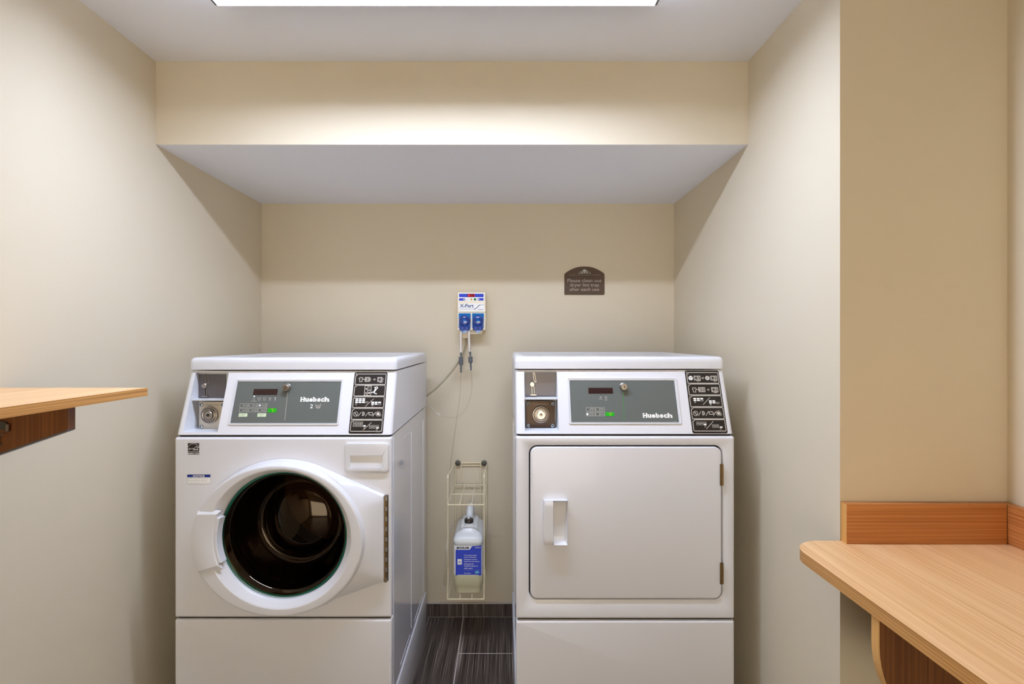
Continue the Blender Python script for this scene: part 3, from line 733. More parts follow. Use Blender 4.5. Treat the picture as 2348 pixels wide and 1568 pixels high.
# handle on the left of the door ring: a raised shield with a finger scoop above and below
hb = MB(); NA = 24
def hloop(a0, a1, h_, ro, ri):
    out = []
    for k in range(NA+1):
        t = R(a0+(a1-a0)*k/NA); out.append((EC[0]+.2605*ro*cos(t), yf-h_, EC[1]+.230*ro*sin(t)))
    for k in range(NA, -1, -1):
        t = R(a0+(a1-a0)*k/NA); out.append((OC[0]+ri*cos(t), yf-h_, OC[1]+ri*sin(t)))
    return out
A0, A1 = 163, 197.5
A0, A1 = 158.0, 203.5
hb.loft([hloop(A0-3, A1+5, .046, 1.0, .199), hloop(A0-2, A1+3.5, .050, 1.001, .201), hloop(A0, A1, .0555, .995, .2035), hloop(A0+.6, A1-.6, .0565, .985, .206)], M['plastic'], False, True)
hb.build('door_handle', d, sharp=24)
hb = MB()
def hl2(a0, a1, h_, ro, ri):
    out = []
    for k in range(NA+1):
        t = R(a0+(a1-a0)*k/NA); out.append((OC[0]+ro*cos(t), yf-h_, OC[1]+ro*sin(t)))
    for k in range(NA, -1, -1):
        t = R(a0+(a1-a0)*k/NA); out.append((OC[0]+ri*cos(t), yf-h_, OC[1]+ri*sin(t)))
    return out
hb.loft([hl2(A0+3, A1-1, .030, .201, .188), hl2(A0+3, A1-1, .052, .205, .192), hl2(A0+4, A1-2, .054, .204, .195)], M['plastic'], True, True)
hb.build('handle_grip', d, sharp=24)
# glass: teal edged flange, then the bowl that reaches into the drum
mb = MB(); mb.lathe([(.1955, -.004), (.197, .003), (.194, .006), (.189, .006), (.187, .002)], (DC.x, yf-.020, DC.z), (0, 1, 0), M['gasket'], 96); mb.build('glass_edge', d)
mb = MB(); mb.lathe([(.190, 0), (.186, .002), (.180, .010), (.176, .014), (.168, .045), (.156, .095), (.150, .118), (.140, .131), (.130, .135), (.124, .133), (.118, .124), (.10, .115), (.07, .106), (.035, .1015), (0, .100)], (DC.x, yf-.020, DC.z), (0, 1, 0), M['bowl'], 96)
mb.build('door_glass', d, sharp=80)
mb = MB(); mb.lathe([(.1965, 0), (.1925, -.002), (.1915, .001), (.1925, .004)], (DC.x, yf-.012, DC.z), (0, 1, 0), M['nickel'], 96); mb.build('glass_trim', d)
# piano hinge
mb = MB(); x_ = XZ(886.5, 0, yf-.006)[0]
z = hz0-.001; mb.box(x_-.0045, x_-.0015, yf-.016, yf-.0005, hz0, hz1, M['brass']); mb.box(x_+.0015, x_+.0045, yf-.004, yf-.0003, hz0, hz1, M['iron'])
k = 0; L_ = (hz1-hz0)/17
while k < 17:
    za = hz0+k*L_; mb.lathe([(.0004, 0), (.0036, .0004), (.0036, L_-.0012), (.0004, L_-.0008)], (x_, yf-.012, za), (0, 0, 1), M['brass'] if k % 2 else M['nickel'], 12); k += 1
mb.build('door_hinge', d)

# detergent drawer
Yd = yf-.006
x0, z1 = XZ(790, 1015, Yd); x1, z0 = XZ(891, 1084, Yd)
sx0, sz1 = XZ(802, 1044, Yd); sx1, sz0 = XZ(877, 1076, Yd)
mb = MB(); mb.loft([[(x, y, z) for x, z in rr(x0-i, x1+i, z0-i, z1+i, .012, 6)] for i, y in ((.003, yf-.0003), (.002, yf-.0012), (.0005, yf-.0012))], M['enamel'], False, False)
cap = plateY(mb, x0, x1, z0, z1, .012, yf-.0005, Yd, .004, M['plastic'], cap=False, back=False)
def sl(i, y, t=0.0): return [(x, y, z) for x, z in rr(sx0+i+t, sx1-i-t, sz0+i, sz1-i, (.007, .007, .003, .003), 4)]
mb.holed([cap, sl(0, Yd)], M['plastic']); mb.loft([sl(0, Yd), sl(.001, Yd+.001), sl(.003, Yd+.020), sl(.006, Yd+.022)], M['plastic_in'], False, True)
mb.box(sx0+.001, sx1-.001, Yd-.001, Yd+.002, sz0-.004, sz0+.0045, M['plastic'])
mb.build('detergent_drawer', root, sharp=40)
# stickers on the front panel
fp = Pl((0, yf, 0), (1, 0, 0), (0, 0, 1))
def fz(ox, oy, s): return lambda x, y: XZ(ox+x/s, oy+y/s, yf)
zf = fz(420, 1005, 14.25)
mb = MB(); a = zf(155, 525); b = zf(525, 155)
mb.poly(fp, [(a[0], a[1]), (b[0], a[1]), (b[0], b[1]), (a[0], b[1])], .0004, M['blk'])
w_ = M['white_print']
mb.line(fp, [zf(x, y) for x, y in arc(340, 370, 205, 208, 332, 16, ry=195)], .0010, .0007, w_)
mb.line(fp, [zf(155, 428), zf(525, 428)], .0009, .0007, w_)
cu = zf(175, 345); cv = zf(390, 300)
mb.line(fp, [zf(*p) for p in ((175, 365), (195, 330), (225, 310), (200, 350), (190, 365), (240, 345), (262, 330), (258, 352), (285, 330), (320, 325), (330, 375), (345, 325), (365, 385), (380, 320), (400, 380), (425, 345), (450, 375), (485, 385))], .0009, .0007, w_)
mb.line(fp, [zf(*p) for p in ((375, 300), (415, 290), (437, 245), (455, 285), (510, 290), (465, 320), (485, 385), (440, 350))], .0011, .0007, w_)
text(mb, fp, 'ENERGY STAR', zf(160, 0)[0], zf(520, 0)[0], zf(0, 512)[1], zf(0, 462)[1], .0007, w_, .02)
mb.build('energy_sticker', root, flat=True)
mb = MB(); a = zf(138, 1478); b = zf(893, 1180)
mb.poly(fp, [(a[0], a[1]), (b[0], a[1]), (b[0], b[1]), (a[0], b[1])], .0004, M['lab_white'])
c_ = zf(0, 1270)[1]; mb.poly(fp, [(a[0], c_), (b[0], c_), (b[0], b[1]), (a[0], b[1])], .0006, M['navy2'])
mb.line(fp, [(a[0], a[1]), (b[0], a[1]), (b[0], b[1]), (a[0], b[1])], .0005, .0007, M['grey_print'], True)
text(mb, fp, 'NOTICE', zf(330, 0)[0], zf(705, 0)[0], zf(0, 1255)[1], zf(0, 1198)[1], .0009, w_, .03)
for i, (s, e) in enumerate((('DOOR LOCK LIGHT must go out', 820), ('before attempting to open door.', 795), ('To open, push door in then pull out.', 868))):
    text(mb, fp, s, zf(158, 0)[0], zf(e, 0)[0], zf(0, 1335+i*53)[1], zf(0, 1300+i*53)[1], .0007, M['grey_print'])
mb.build('notice_sticker', root, flat=True)

# ------------------------------------------------------------------ the tumble dryer
DX0, DX1 = .0385, .7275
root, pl, vh, W, con, dims = machine('dryer', DX0, DX1, 'tumble_dryer', 'white tumble dryer with a square solid door and side handle, right of the washer', 'tumble dryer', .003)
zp, zl, zt, yf, yb, zc1, rb = dims
hole = [pl.uv(*p) for p in ((1203.5, 992), (1279, 992), (1279, 851), (1202, 851))]
ux0 = (hole[0][0]+hole[3][0])/2; ux1 = (hole[1][0]+hole[2][0])/2; vv0 = max(.006, hole[0][1]); vv1 = hole[2][1]
hl = rr(ux0, ux1, vv0, vv1, .004, 3)
outer = [(rb, 0), (W-rb, 0), (W-rb, vh), (rb, vh)]
con.holed([[pl.pt(u, v) for u, v in outer], [pl.pt(u, v) for u, v in hl]], M['enamel'])
pts = [pl.pt(u, v) for u, v in hl]
con.loft([pts, [Vector((p.x, YP+.004, p.z)) for p in pts]], M['plastic_in'], False, True)
zm = P(1240, 914, 1.66).z
xa, xb = pl.pt(ux0, 0).x, pl.pt(ux1, 0).x
con.box(xa+.0002, xb-.0002, 1.652, YP+.003, zm-.0015, zm+.0025, M['plastic_in'])
con.build('console', root, sharp=40)
coin_parts(root, YP, (1204.5, 854.5, 1276, 911), (1206, 919, 1272, 982), (1220, 855), (1240, 950), True, 1.668)
legend(root, pl, ((1573.5, 849.5), (1652, 849.5), (1663.5, 993.5), (1584, 993.5)), 'dryer')
inn = overlay_frame(root, pl, ((1300, 867), (1554, 866), (1560, 973), (1304, 973)), ((1307, 872.5), (1548, 872.5), (1554, 968), (1309, 968)))
def Z6(x, y): return pl.uv(1300+x/8.86, 865+y/8.86)
mb = MB(); mb.poly(pl, [(inn[0], inn[2]), (inn[1], inn[2]), (inn[1], inn[3]), (inn[0], inn[3])], g0, M['grey'])
logo(Z6, 1540, 2145, 728, 824)
zl5(Z6, [(1141, 310), (1158, 870)], .0009, M['green'])
bxf(Z6, 434, 215, 930, 332, M['display'], h+.0004)
for xx in (680, 790): dotf(Z6, xx, 362, M['dot'], .0011)
txf(Z6, 'Drying', 650, 436, 716, 454, pr); txf(Z6, 'Cool', 768, 436, 822, 450, pr); txf(Z6, 'Down', 768, 458, 822, 472, pr)
zl5(Z6, [(672, 393), (694, 393), (686, 408), (694, 422), (672, 422)], .0008, pr, True); zl5(Z6, arc(792, 406, 15, 0, 360, 12), .0010)
for r_, (yy0, yy1) in enumerate(((616, 688), (714, 786))):
    for c_ in range(2):
        xx = 394+c_*194; bxf(Z6, xx, yy0, xx+176, yy1, pr, h, .0008)
        lit = (r_, c_) == (1, 0); dotf(Z6, xx+22, (yy0+yy1)/2, M['led'] if lit else M['dot'], .0026 if lit else .0014)
        zl5(Z6, [(xx+78, yy0+16), (xx+78, yy1-14)], .0011)
        t1, t2 = ((('High', 'Temp'), ('Low', 'Temp')), (('Med', 'Temp'), ('Delicate', '')))[r_][c_]
        if t2: txf(Z6, t1, xx+96, yy0+12, xx+148, yy0+34, pr); txf(Z6, t2, xx+96, yy0+40, xx+148, yy0+60, pr)
        else: txf(Z6, t1, xx+88, yy0+24, xx+164, yy0+44, pr)
bxf(Z6, 778, 712, 958, 788, M['green'], h+.0002); dotf(Z6, 796, 746, M['dot'], .001)
h += .0004; txf(Z6, 'Start', 852, 718, 914, 736, M['yel'], .01); zl5(Z6, [(886, 746), (874, 762), (886, 778), (898, 762)], .0008, M['yel'], True); h -= .0004
txf(Z6, '511234', 2165, 890, 2235, 902, pr)
o = mb.build('control_overlay', root, flat=True); o['label'] = 'grey control overlay with a green line, dark display and white lettering'
u, v = Z6(1140, 190); lock_on(root, pl, u, v, .0112, .018)
lid(root, DX0-.003, DX1+.001, .003)
# front panel with the door opening
x0, z1 = XZ(1213, 1021, yf); x1, z0 = XZ(1657, 1374, yf)
mb = MB(); cap = plateY(mb, DX0, DX1, zl+.003, zt, .006, yf+.02, yf, .007, M['enamel'], cap=False, back=False)
def dl(i, y, r=.026): return [(x, y, z) for x, z in rr(x0+i, x1-i, z0+i, z1-i, r-i, 8)]
mb.holed([cap, dl(-.004, yf, .027)], M['enamel']); mb.loft([dl(-.004, yf, .027), dl(-.0015, yf+.0012, .027), dl(0, yf+.004), dl(0, yf+.016)], M['enamel'], False, False)
mb.loft([dl(0, yf+.016), dl(.02, yf+.016)], M['seam'], False, True)
mb.build('front_panel', root)
mb = MB(); cap = plateY(mb, x0+.0042, x1-.0050, z0+.0040, z1-.0045, .022, yf+.014, yf-.004, .004, M['enamel'], cap=True, n=8)
d = mb.build('door', root)
# cup handle
Yh = yf-.004
hx0, hz1_ = XZ(1247, 1147, Yh-.015); hx1, hz0_ = XZ(1301, 1247, Yh-.010)
mb = MB()
nZ = 16; loops = []
cut = .42
def hsec(z):
    t = (z-hz0_)/(hz1_-hz0_); bow = .003*(4*t*(1-t))
    return t, bow
out = []
# outer body: flat shell bowed outwards, with a scoop opening to the right
for k in range(nZ+1):
    z = hz0_+(hz1_-hz0_)*k/nZ; t, bow = hsec(z)
    xl = hx0-bow; w = hx1-hx0
    e = min(1, min(t, 1-t)*14)                # ends round off
    f = Yh-.020-.003*e
    xm = hx0+w*.40
    tb = min(1, max(0, (1-abs(2*t-1))*6.0)); tb = tb*tb*(3-2*tb)      # scoop depth along the length
    dp = f+(.021)*tb
    xr0 = hx1-.0015-(.010*(1-t) if 0 < t < 1 else 0)*tb
    out.append([(xl, Yh+.001, z), (xl, f+.006, z), (xl+.0015, f+.002, z), (xl+.005, f, z), (xm-.001, f, z), (xm+.0005, f+.001+(dp-f)*.3, z), (xm+.002, dp, z), (xr0-.001, dp, z), (xr0+.001, dp-.001, z), (hx1-.001, f+.003+.004*tb, z), (hx1, f+.006+.003*tb, z), (hx1, Yh+.001, z)])
mb.loft(out, M['plastic'], True, True); mb.build('door_handle', d, sharp=26)
for (ya_, yb_) in ((1063, 1112), (1289, 1337)):
    xh, za = XZ(1655, yb_, yf); _, zb = XZ(1655, ya_, yf)
    mb = MB(); mb.box(xh-.0075, xh-.002, yf-.0075, yf-.003, za, zb, M['brass'])
    n5 = 5; L_ = (zb-za)/n5
    for k in range(n5): mb.lathe([(.0004, 0), (.0034, .0004), (.0034, L_-.001), (.0004, L_-.0006)], (xh, yf-.0045, za+k*L_), (0, 0, 1), M['brass'], 12)
    mb.build('door_hinge', d)

# ------------------------------------------------------------------ soap dispenser on the back wall
Yf_ = YB-.075
def D(px, py, y=Yf_): return XZ(px, py, y)
x0, z1 = D(1049, 670); x1, z0 = D(1113, 757)
disp = empty('soap_dispenser', ((x0+x1)/2, YB, z0), 'small ivory wall dispenser with two blue pump covers and hanging tubes', 'soap dispenser')
mb = MB()
xm0, zmid = D(1049, 716)
plateY(mb, x0, x1, zmid, z1, .003, YB-.0005, Yf_, .003, M['ivory'])
plateY(mb, x0, x1, z0, zmid-.0008, .003, YB-.0005, Yf_+.001, .003, M['ivory'])
mb.build('housing', disp)
fp = Pl((0, Yf_, 0), (1, 0, 0), (0, 0, 1))
def Z7(x, y): return D(1040+x/13.07, 660+y/13.07)
mb = MB()
def rect(z, a, b, c, d_, m, hh, r=0):
    p = z(a, d_); q = z(c, b)
    if r: mb.poly(fp, rr(p[0], q[0], p[1], q[1], r, 5), hh, m)
    else: mb.poly(fp, [(p[0], p[1]), (q[0], p[1]), (q[0], q[1]), (p[0], q[1])], hh, m)
rect(Z7, 155, 160, 912, 395, M['lab_white'], .0004); rect(Z7, 155, 465, 918, 690, M['lab_white'], .0004)
rect(Z7, 165, 175, 900, 278, M['blue_film'], .0007); rect(Z7, 165, 310, 350, 382, M['blue_film'], .0007, .002); rect(Z7, 720, 306, 900, 380, M['blue_film'], .0007, .002)
rect(Z7, 415, 178, 640, 274, M['redglass'], .0010)
rect(Z7, 432, 195, 480, 260, M['red'], .0013); rect(Z7, 618, 185, 634, 270, M['red'], .0013)
for a, c in ((500, 530), (548, 578)): mb.line(fp, [Z7(a, 200), Z7(c, 200), Z7(c, 255), Z7(a, 255)], .0006, .0012, M['red'], True)
def dsc(x, y, r, m, hh=.0009):
    c = Z7(x, y); mb.poly(fp, [(c[0]+r*cos(2*pi*k/18), c[1]+r*sin(2*pi*k/18)) for k in range(18)], hh, m)
dsc(315, 346, .0042, M['grey_print']); dsc(315, 346, .0034, M['lab_white'], .0011); dsc(315, 346, .0014, M['grey_print'], .0013)
dsc(750, 343, .0042, M['grey_print']); dsc(750, 343, .0034, M['lab_white'], .0011); dsc(750, 343, .0014, M['grey_print'], .0013)
dsc(533, 344, .0062, M['amber']); dsc(533, 346, .0017, M['blk'], .0012); dsc(642, 344, .0062, M['gbutton'])
mb.line(fp, [Z7(400, 346), Z7(442, 346)], .0008, .0008, M['blk'])
dsc(408, 346, .0012, M['blk']); dsc(434, 346, .0012, M['blk'])
n_ = M['navy']
text(mb, fp, 'X-Pert', Z7(188, 0)[0], Z7(602, 0)[0], Z7(0, 590)[1], Z7(0, 482)[1], .0008, n_, .022)
mb.line(fp, [Z7(155, 634), Z7(620, 634)], .0009, .0008, n_)
mb.line(fp, [Z7(*p) for p in ((620, 634), (660, 626), (700, 592), (745, 540), (790, 512))], .0030, .0008, n_); mb.line(fp, [Z7(780, 511), Z7(915, 508)], .0013, .0008, n_)
text(mb, fp, 'ECOLAB', Z7(730, 0)[0], Z7(885, 0)[0], Z7(0, 662)[1], Z7(0, 638)[1], .0008, n_, .04)
mb.build('front_label', disp, flat=True)['label'] = 'white and blue front label with red digits and navy lettering'
for cx0, cx1 in ((155, 515), (560, 910)):
    a = Z7(cx0, 1205); b = Z7(cx1, 760); cxx = (a[0]+b[0])/2; cz = Z7(0, 985)[1]; rw = (b[0]-a[0])/2
    mb = MB(); plateY(mb, a[0], b[0], a[1], b[1], .002, Yf_+.001, Yf_-.004, .0015, M['pump'])
    pc = mb.build('pump_cover', disp)
    mb = MB(); prof = [(rw*.96, 0), (rw*.94, .007), (rw*.86, .013), (rw*.7, .016), (rw*.4, .0175), (0, .018)]
    mb.lathe(prof, (cxx, Yf_-.003, cz), (0, -1, 0), M['pump_d'], 40)
    zb_ = Z7(0, 1275)[1]
    mb.loft([[(x, y, z) for x, z in rr(cxx-rw*.86+i, cxx+rw*.86-i, zb_, cz, .002, 3)] for y, i in ((Yf_-.002, 0), (Yf_-.013, 0), (Yf_-.0155, .002))], M['pump_d'], False, True)
    mb.lathe([(rw*.5, 0), (rw*.5, .011), (0, .012)], (cxx, Yf_-.002, zb_+.002), (0, -1, 0), M['pump'], 28)
    mb.build('pump_dome', pc, sharp=50)
    mb = MB(); pz = Pl((0, Yf_-.0175, 0), (1, 0, 0), (0, 0, 1))
    mb.loft([[(cxx+x*rw, y, cz+z*rw) for x, z in ((-.42, .62), (.42, .62), (.5, .3), (.2, -.7), (-.2, -.7), (-.5, .3))] for y in (Yf_-.014, Yf_-.0195)], M['pump_l'])
    mb.lathe([(rw*.26, 0), (rw*.24, .003), (rw*.1, .0035), (0, .002)], (cxx, Yf_-.0195, cz), (0, -1, 0), M['pump'], 20)
    for sgn in (-1, 1): mb.box(cxx+sgn*rw*.36-rw*.16, cxx+sgn*rw*.36+rw*.16, Yf_-.0185, Yf_-.012, zb_+.006, zb_+.016, M['pump_l'])
    mb.build('pump_rotor', pc)
# bracket under the housing
mb = MB(); a = D(1058, 766, YB-.02); b = D(1107, 740, YB-.02)
mb.box(a[0], b[0], YB-.055, YB-.001, a[1], z0+.002, M['ivory']); c = D(1061, 775, YB-.02); e = D(1078, 765, YB-.02)
mb.box(c[0], e[0], YB-.03, YB-.003, c[1], a[1]+.001, M['ivory']); mb.build('mounting_bracket', disp)
# outlet tubes with connectors
ends = []
for pts, cn in ((((1057, 752), (1056.5, 780), (1056.8, 808)), (1057, 803, 818, 836, 854)), (((1075.5, 752), (1075.5, 775), (1077, 806)), (1077.5, 797, 818, 831, 849))):
    Yt = Yf_-.006
    mb = MB(); mb.tube(cat([P(a, b, Yt) for a, b in pts], 8), .0056, M['tube_w'], 12)
    t = mb.build('outlet_tube', disp)
    x, a, b, c, e = cn; tilt = 0 if x < 1060 else 2.6
    def cp(y, dx=0): return P(x+dx+tilt*(y-a)/(e-a), y, Yt)
    mb = MB()
    ax = (cp(e)-cp(a)); Ln = ax.length
    ka, kb = (b-a)/(e-a)*Ln, (c-a)/(e-a)*Ln
    mb.lathe([(.0025, 0), (.0044, 0), (.0036, ka*.45), (.0048, ka*.5), (.0048, ka*.7), (.003, ka*.75), (.0035, ka-.001), (.0100, ka), (.0100, kb), (.0052, kb+.001), (.0050, kb+.004), (.0040, kb+.005), (.0048, Ln*.85), (.0038, Ln*.86), (.0042, Ln), (0, Ln)], cp(a), ax, M['conn'], 16)
    mb.build('connector', t, sharp=40); ends.append(cp(e))
    
# cord from the dispenser to behind the washer
mb = MB(); mb.tube(cat([P(1069, 772, YB-.018), P(1068, 790, YB-.02), P(1061, 812, YB-.03), P(1046, 838, YB-.05), P(1022, 868, YB-.075), P(998, 892, YB-.09), P(984, 903, YB-.095), P(955, 926, YB-.085)], 8), .0042, M['cord'], 10)
tag(mb.build('power_cord'), 'thin grey cord curving from the wall dispenser down behind the washer', 'cord')
# clear hoses
mb = MB(); e1, e2 = ends
mb.tube(cat([e1+Vector((0, 0, .004)), P(1055, 900, 2.40), P(1048, 955, 2.41), P(1040, 1010, 2.425), P(1033, 1070, 2.43), P(1029, 1150, 2.40), P(1026, 1230, 2.25), P(1020, 1300, 2.17), P(1018, 1335, 2.16), P(1021, 1338, 2.16), P(1026, 1300, 2.15), P(1030, 1250, 2.14), P(1036, 1207, 2.15), P(1050, 1191, 2.18), P(1062, 1187, 2.22), P(1069, 1193, 2.225), P(1071.5, 1199, 2.225)], 10), .0034, M['clear'], 10)
tag(mb.build('clear_hose'), 'clear thin hose running down past the wire rack and looping into the detergent bottle cap', 'hose')
mb = MB()
mb.tube(cat([e2+Vector((0, 0, .004)), P(1082, 885, 2.39), P(1078, 912, 2.39), P(1068, 938, 2.37), P(1050, 955, 2.35), P(1030, 957, 2.33), P(1008, 951, 2.32), P(990, 935, 2.335), P(980, 920, 2.345), P(965, 890, 2.40)], 10), .0034, M['clear'], 10)
tag(mb.build('clear_hose'), 'clear thin hose sweeping left in a low arc from the dispenser to behind the washer', 'hose')

# ------------------------------------------------------------------ wire rack and bottle
rk = empty('wire_rack', (-.16, YB, .24), 'cream coated wire rack screwed to the back wall between the machines', 'wire rack')
bx0, bx1, fx0, fx1 = -.236, -.079, -.238, -.083
Yr = 2.15; yw = YB-.006
zt_, zm_, zb_ = .740, .640, .241
mb = MB(); r = .0028
for z in (zt_+.004, zt_-.008): mb.tube([(bx0+.004, yw, z), (bx1-.004, yw, z)], r, M['wire'])
for x in (bx0+.004, bx0+.032, bx1-.032, bx1-.004): mb.tube([(x, yw-.0056, zt_+.006), (x, yw-.0056, zb_)], r, M['wire'])
mb.build('back_frame', rk)
for X0, X1 in ((bx0, fx0), (bx1, fx1)):
    sgn = 1 if X0 < -.15 else -1; zt2 = zt_+.022
    mb = MB(); mb.tube(cat([(X0+sgn*.006, yw-.004, zt_-.002), (X0+sgn*.001, yw-.02, zt_+.002), (X1, Yr+.02, zt2-.003)], 5), r, M['wire'])
    mb.tube([(X1, Yr+.022, zt2-.002), (X1, Yr+.010, zt2-.010), (X1, Yr+.010, zt2-.026)], r*1.25, M['wire'])
    mb.tube([(X1, Yr+.010, zt2-.012), (X1, Yr+.010, zb_+.10), (X1, Yr+.012, zb_+.09), (X1, Yr, zb_)], r, M['wire'])
    mb.tube([(X1, Yr+.010, zb_+.125), (X1, Yr+.010, zb_+.10)], r*1.4, M['wire'])
    mb.build('side_rail', rk)
def shelf(z, ya, yb2):
    mb = MB()
    for y in (ya, (ya+yb2)/2, yb2): mb.tube([(fx0+.001, y, z), (fx1-.001, y, z)], r, M['wire'])
    for k in range(4):
        x = fx0+.002+(fx1-fx0-.004)*k/3; mb.tube([(x, ya, z+.0045), (x, yb2, z+.0045)], r*.9, M['wire'])
    return mb
shelf(zm_, Yr, yw-.009).build('shelf', rk)
shelf(zb_, Yr, yw-.009).build('shelf', rk)
for x in (1050, 1110):
    c = P(x, 1061.5, YB-.012); mb = MB(); mb.lathe([(.0135, -.0015), (.0135, .0015), (.012, .0022), (.006, .0025), (.006, .005), (.0045, .008), (0, .009)], (c.x, YB-.0135, c.z), (0, -1, 0), M['iron'], 28)
    mb.tube([(c.x, YB-.0125, c.z), (c.x, YB, c.z)], .003, M['iron'])
    mb.build('wall_screw', rk)

bot = empty('detergent_bottle', (-.155, 2.28, zb_+.0075), 'milky plastic detergent bottle with a blue label and dark cap, standing in the wire rack', 'bottle')
zb0 = zb_+.0075; bx = -.1535
Yb0 = 2.172; Yb1 = 2.405
def bs(z, w, y0, y1, r): return [(x, y, z) for x, y in rr(bx-w/2, bx+w/2, y0, y1, r, 6)]
mb = MB(); w0 = .126
lowl = [bs(zb0, .10, Yb0+.02, Yb1-.02, .02), bs(zb0+.004, .112, Yb0+.010, Yb1-.010, .024), bs(zb0+.035, .118, Yb0+.006, Yb1-.006, .024), bs(zb0+.043, w0, Yb0, Yb1, .024), bs(zb0+.085, w0, Yb0-.0005, Yb1, .024)]
mb.loft(lowl, M['liquid'], True, False)
zs = .497
up = [bs(zb0+.085, w0, Yb0-.0005, Yb1, .024), bs(zb0+.0855, w0-.0, Yb0+.001, Yb1, .024), bs(zs-.036, w0-.001, Yb0+.002, Yb1, .024), bs(zs-.033, w0+.002, Yb0, Yb1, .024), bs(zs-.018, w0+.001, Yb0, Yb1, .026), bs(zs-.006, w0-.010, Yb0+.007, Yb1-.004, .03)]
mb.loft(up, M['bottle'], False, False)
sh = [up[-1], bs(zs+.002, w0-.028, Yb0+.022, Yb1-.01, .03), bs(zs+.008, w0-.042, Yb0+.034, Yb1-.018, .03), bs(zs+.019, w0-.052, Yb0+.040, Yb1-.024, .026), bs(zs+.024, w0-.062, Yb0+.046, Yb1-.03, .02)]
mb.loft(sh, M['bottle'], False, True)
# neck and carrying handle
yc_ = Yb0+.072
mb.lathe([(.022, 0), (.021, .010), (.017, .012), (.017, .02)], (bx, yc_, zs+.022), (0, 0, 1), M['bottle'], 28)
mb.tube(cat([(bx, yc_+.035, zs+.016), (bx, yc_+.055, zs+.050), (bx, yc_+.085, zs+.066), (bx, yc_+.125, zs+.062), (bx, Yb1-.02, zs+.01)], 6), .0155, M['bottle'], 14)
mb.build('bottle_body', bot, sharp=50)
mb = MB(); n = 36
mb.lathe([(.0185, 0), (.0195, .001), (.0195, .013), (.018, .0155), (.008, .0165), (0, .0165)], (bx, yc_, zs+.036), (0, 0, 1), M['cap'], 36)
mb.lathe([(.006, 0), (.006, .007), (.0035, .008), (.0035, .014), (0, .014)], (bx-.002, yc_, zs+.052), (0, 0, 1), M['bottle'], 14)
mb.build('bottle_cap', bot)
# wrap label
yl = Yb0-.0006+.0016
fp = Pl((0, yl, 0), (1, 0, 0), (0, 0, 1))
def Z8(x, y): return XZ(1020+x/7.65, 1180+y/7.65, yl)
mb = MB(); zA = Z8(0, 1085)[1]; zB = Z8(0, 548)[1]
def band(z): return [(x, y, z) for x, y in rr(bx-w0/2-.0003+.0002, bx+w0/2+.0003-.0002, Yb0-.0003+.0004, Yb1+.0, .024, 6)]
# the label wraps the front and the two front corners only
def wrap(z):
    pts = rr(bx-w0/2-.0004, bx+w0/2+.0004, Yb0+.0008, Yb1, .024, 6)
    return [(x, y, z) for x, y in ([(bx-w0/2-.0004, Yb0+.10)]+pts[:14]+[(bx+w0/2+.0004, Yb0+.10)])]
mb.loft([wrap(zA), wrap(zB)], M['lab_white'], False, False, closed=False)
hh = .0008
def RZ(a, b, c, d_, m, q): 
    p = Z8(a, d_); s = Z8(c, b); mb.poly(fp, [(p[0], p[1]), (s[0], p[1]), (s[0], s[1]), (p[0], s[1])], q, m)
B_ = M['lab_blue']
RZ(190, 612, 640, 1062, B_, hh)
p = [Z8(*a) for a in ((435, 614), (478, 550), (645, 540), (642, 614))]; mb.poly(fp, p, hh, B_)
text(mb, fp, 'ECOLAB', Z8(210, 0)[0], Z8(425, 0)[0], Z8(0, 596)[1], Z8(0, 562)[1], hh+.0002, M['blk_print'], .05)
text(mb, fp, '6100210', Z8(530, 0)[0], Z8(628, 0)[0], Z8(0, 585)[1], Z8(0, 562)[1], hh+.0003, M['print'], .02)
lines = (('Home Style Liquid', 340, 555, 700, 724), ('Laundry Detergent', 340, 552, 735, 756), ('Détergent à lessive', 340, 565, 772, 796), ('liquide de style maison', 340, 605, 808, 832),
         ('Detergente de', 340, 505, 850, 878), ('lavandería líquido de', 340, 575, 886, 912), ('estilo casero', 340, 488, 926, 948), ('Net contents', 338, 452, 1014, 1030))
for s, a, b, c, d_ in lines: text(mb, fp, s, Z8(a, 0)[0], Z8(b, 0)[0], Z8(0, d_)[1], Z8(0, c)[1], hh+.0003, M['white_print'], .015)
RZ(222, 775, 298, 872, M['white_print'], hh+.0003)
c = Z8(260, 830); mb.line(fp, [(c[0]+.0035*cos(t*pi/8), c[1]+.0035*sin(t*pi/8)) for t in range(16)], .0009, hh+.0005, B_, True)
mb.poly(fp, [(c[0]+.0035*cos(pi*t/8), c[1]+.0035*sin(pi*t/8)) for t in range(9)], hh+.0006, B_)
mb.line(fp, [Z8(340, 972), Z8(620, 962)], .0003, hh+.0004, M['print'])
c = Z8(565, 1006); mb.poly(fp, [(c[0]+.0092*cos(2*pi*t/20), c[1]+.0062*sin(2*pi*t/20)) for t in range(20)], hh+.0004, M['teal'])
mb.line(fp, [Z8(535, 1015), Z8(560, 1002), Z8(595, 1000)], .001, hh+.0006, M['white_print'])
mb.build('bottle_label', bot, sharp=60)['label'] = 'white wrap label with a blue panel of small white lettering'

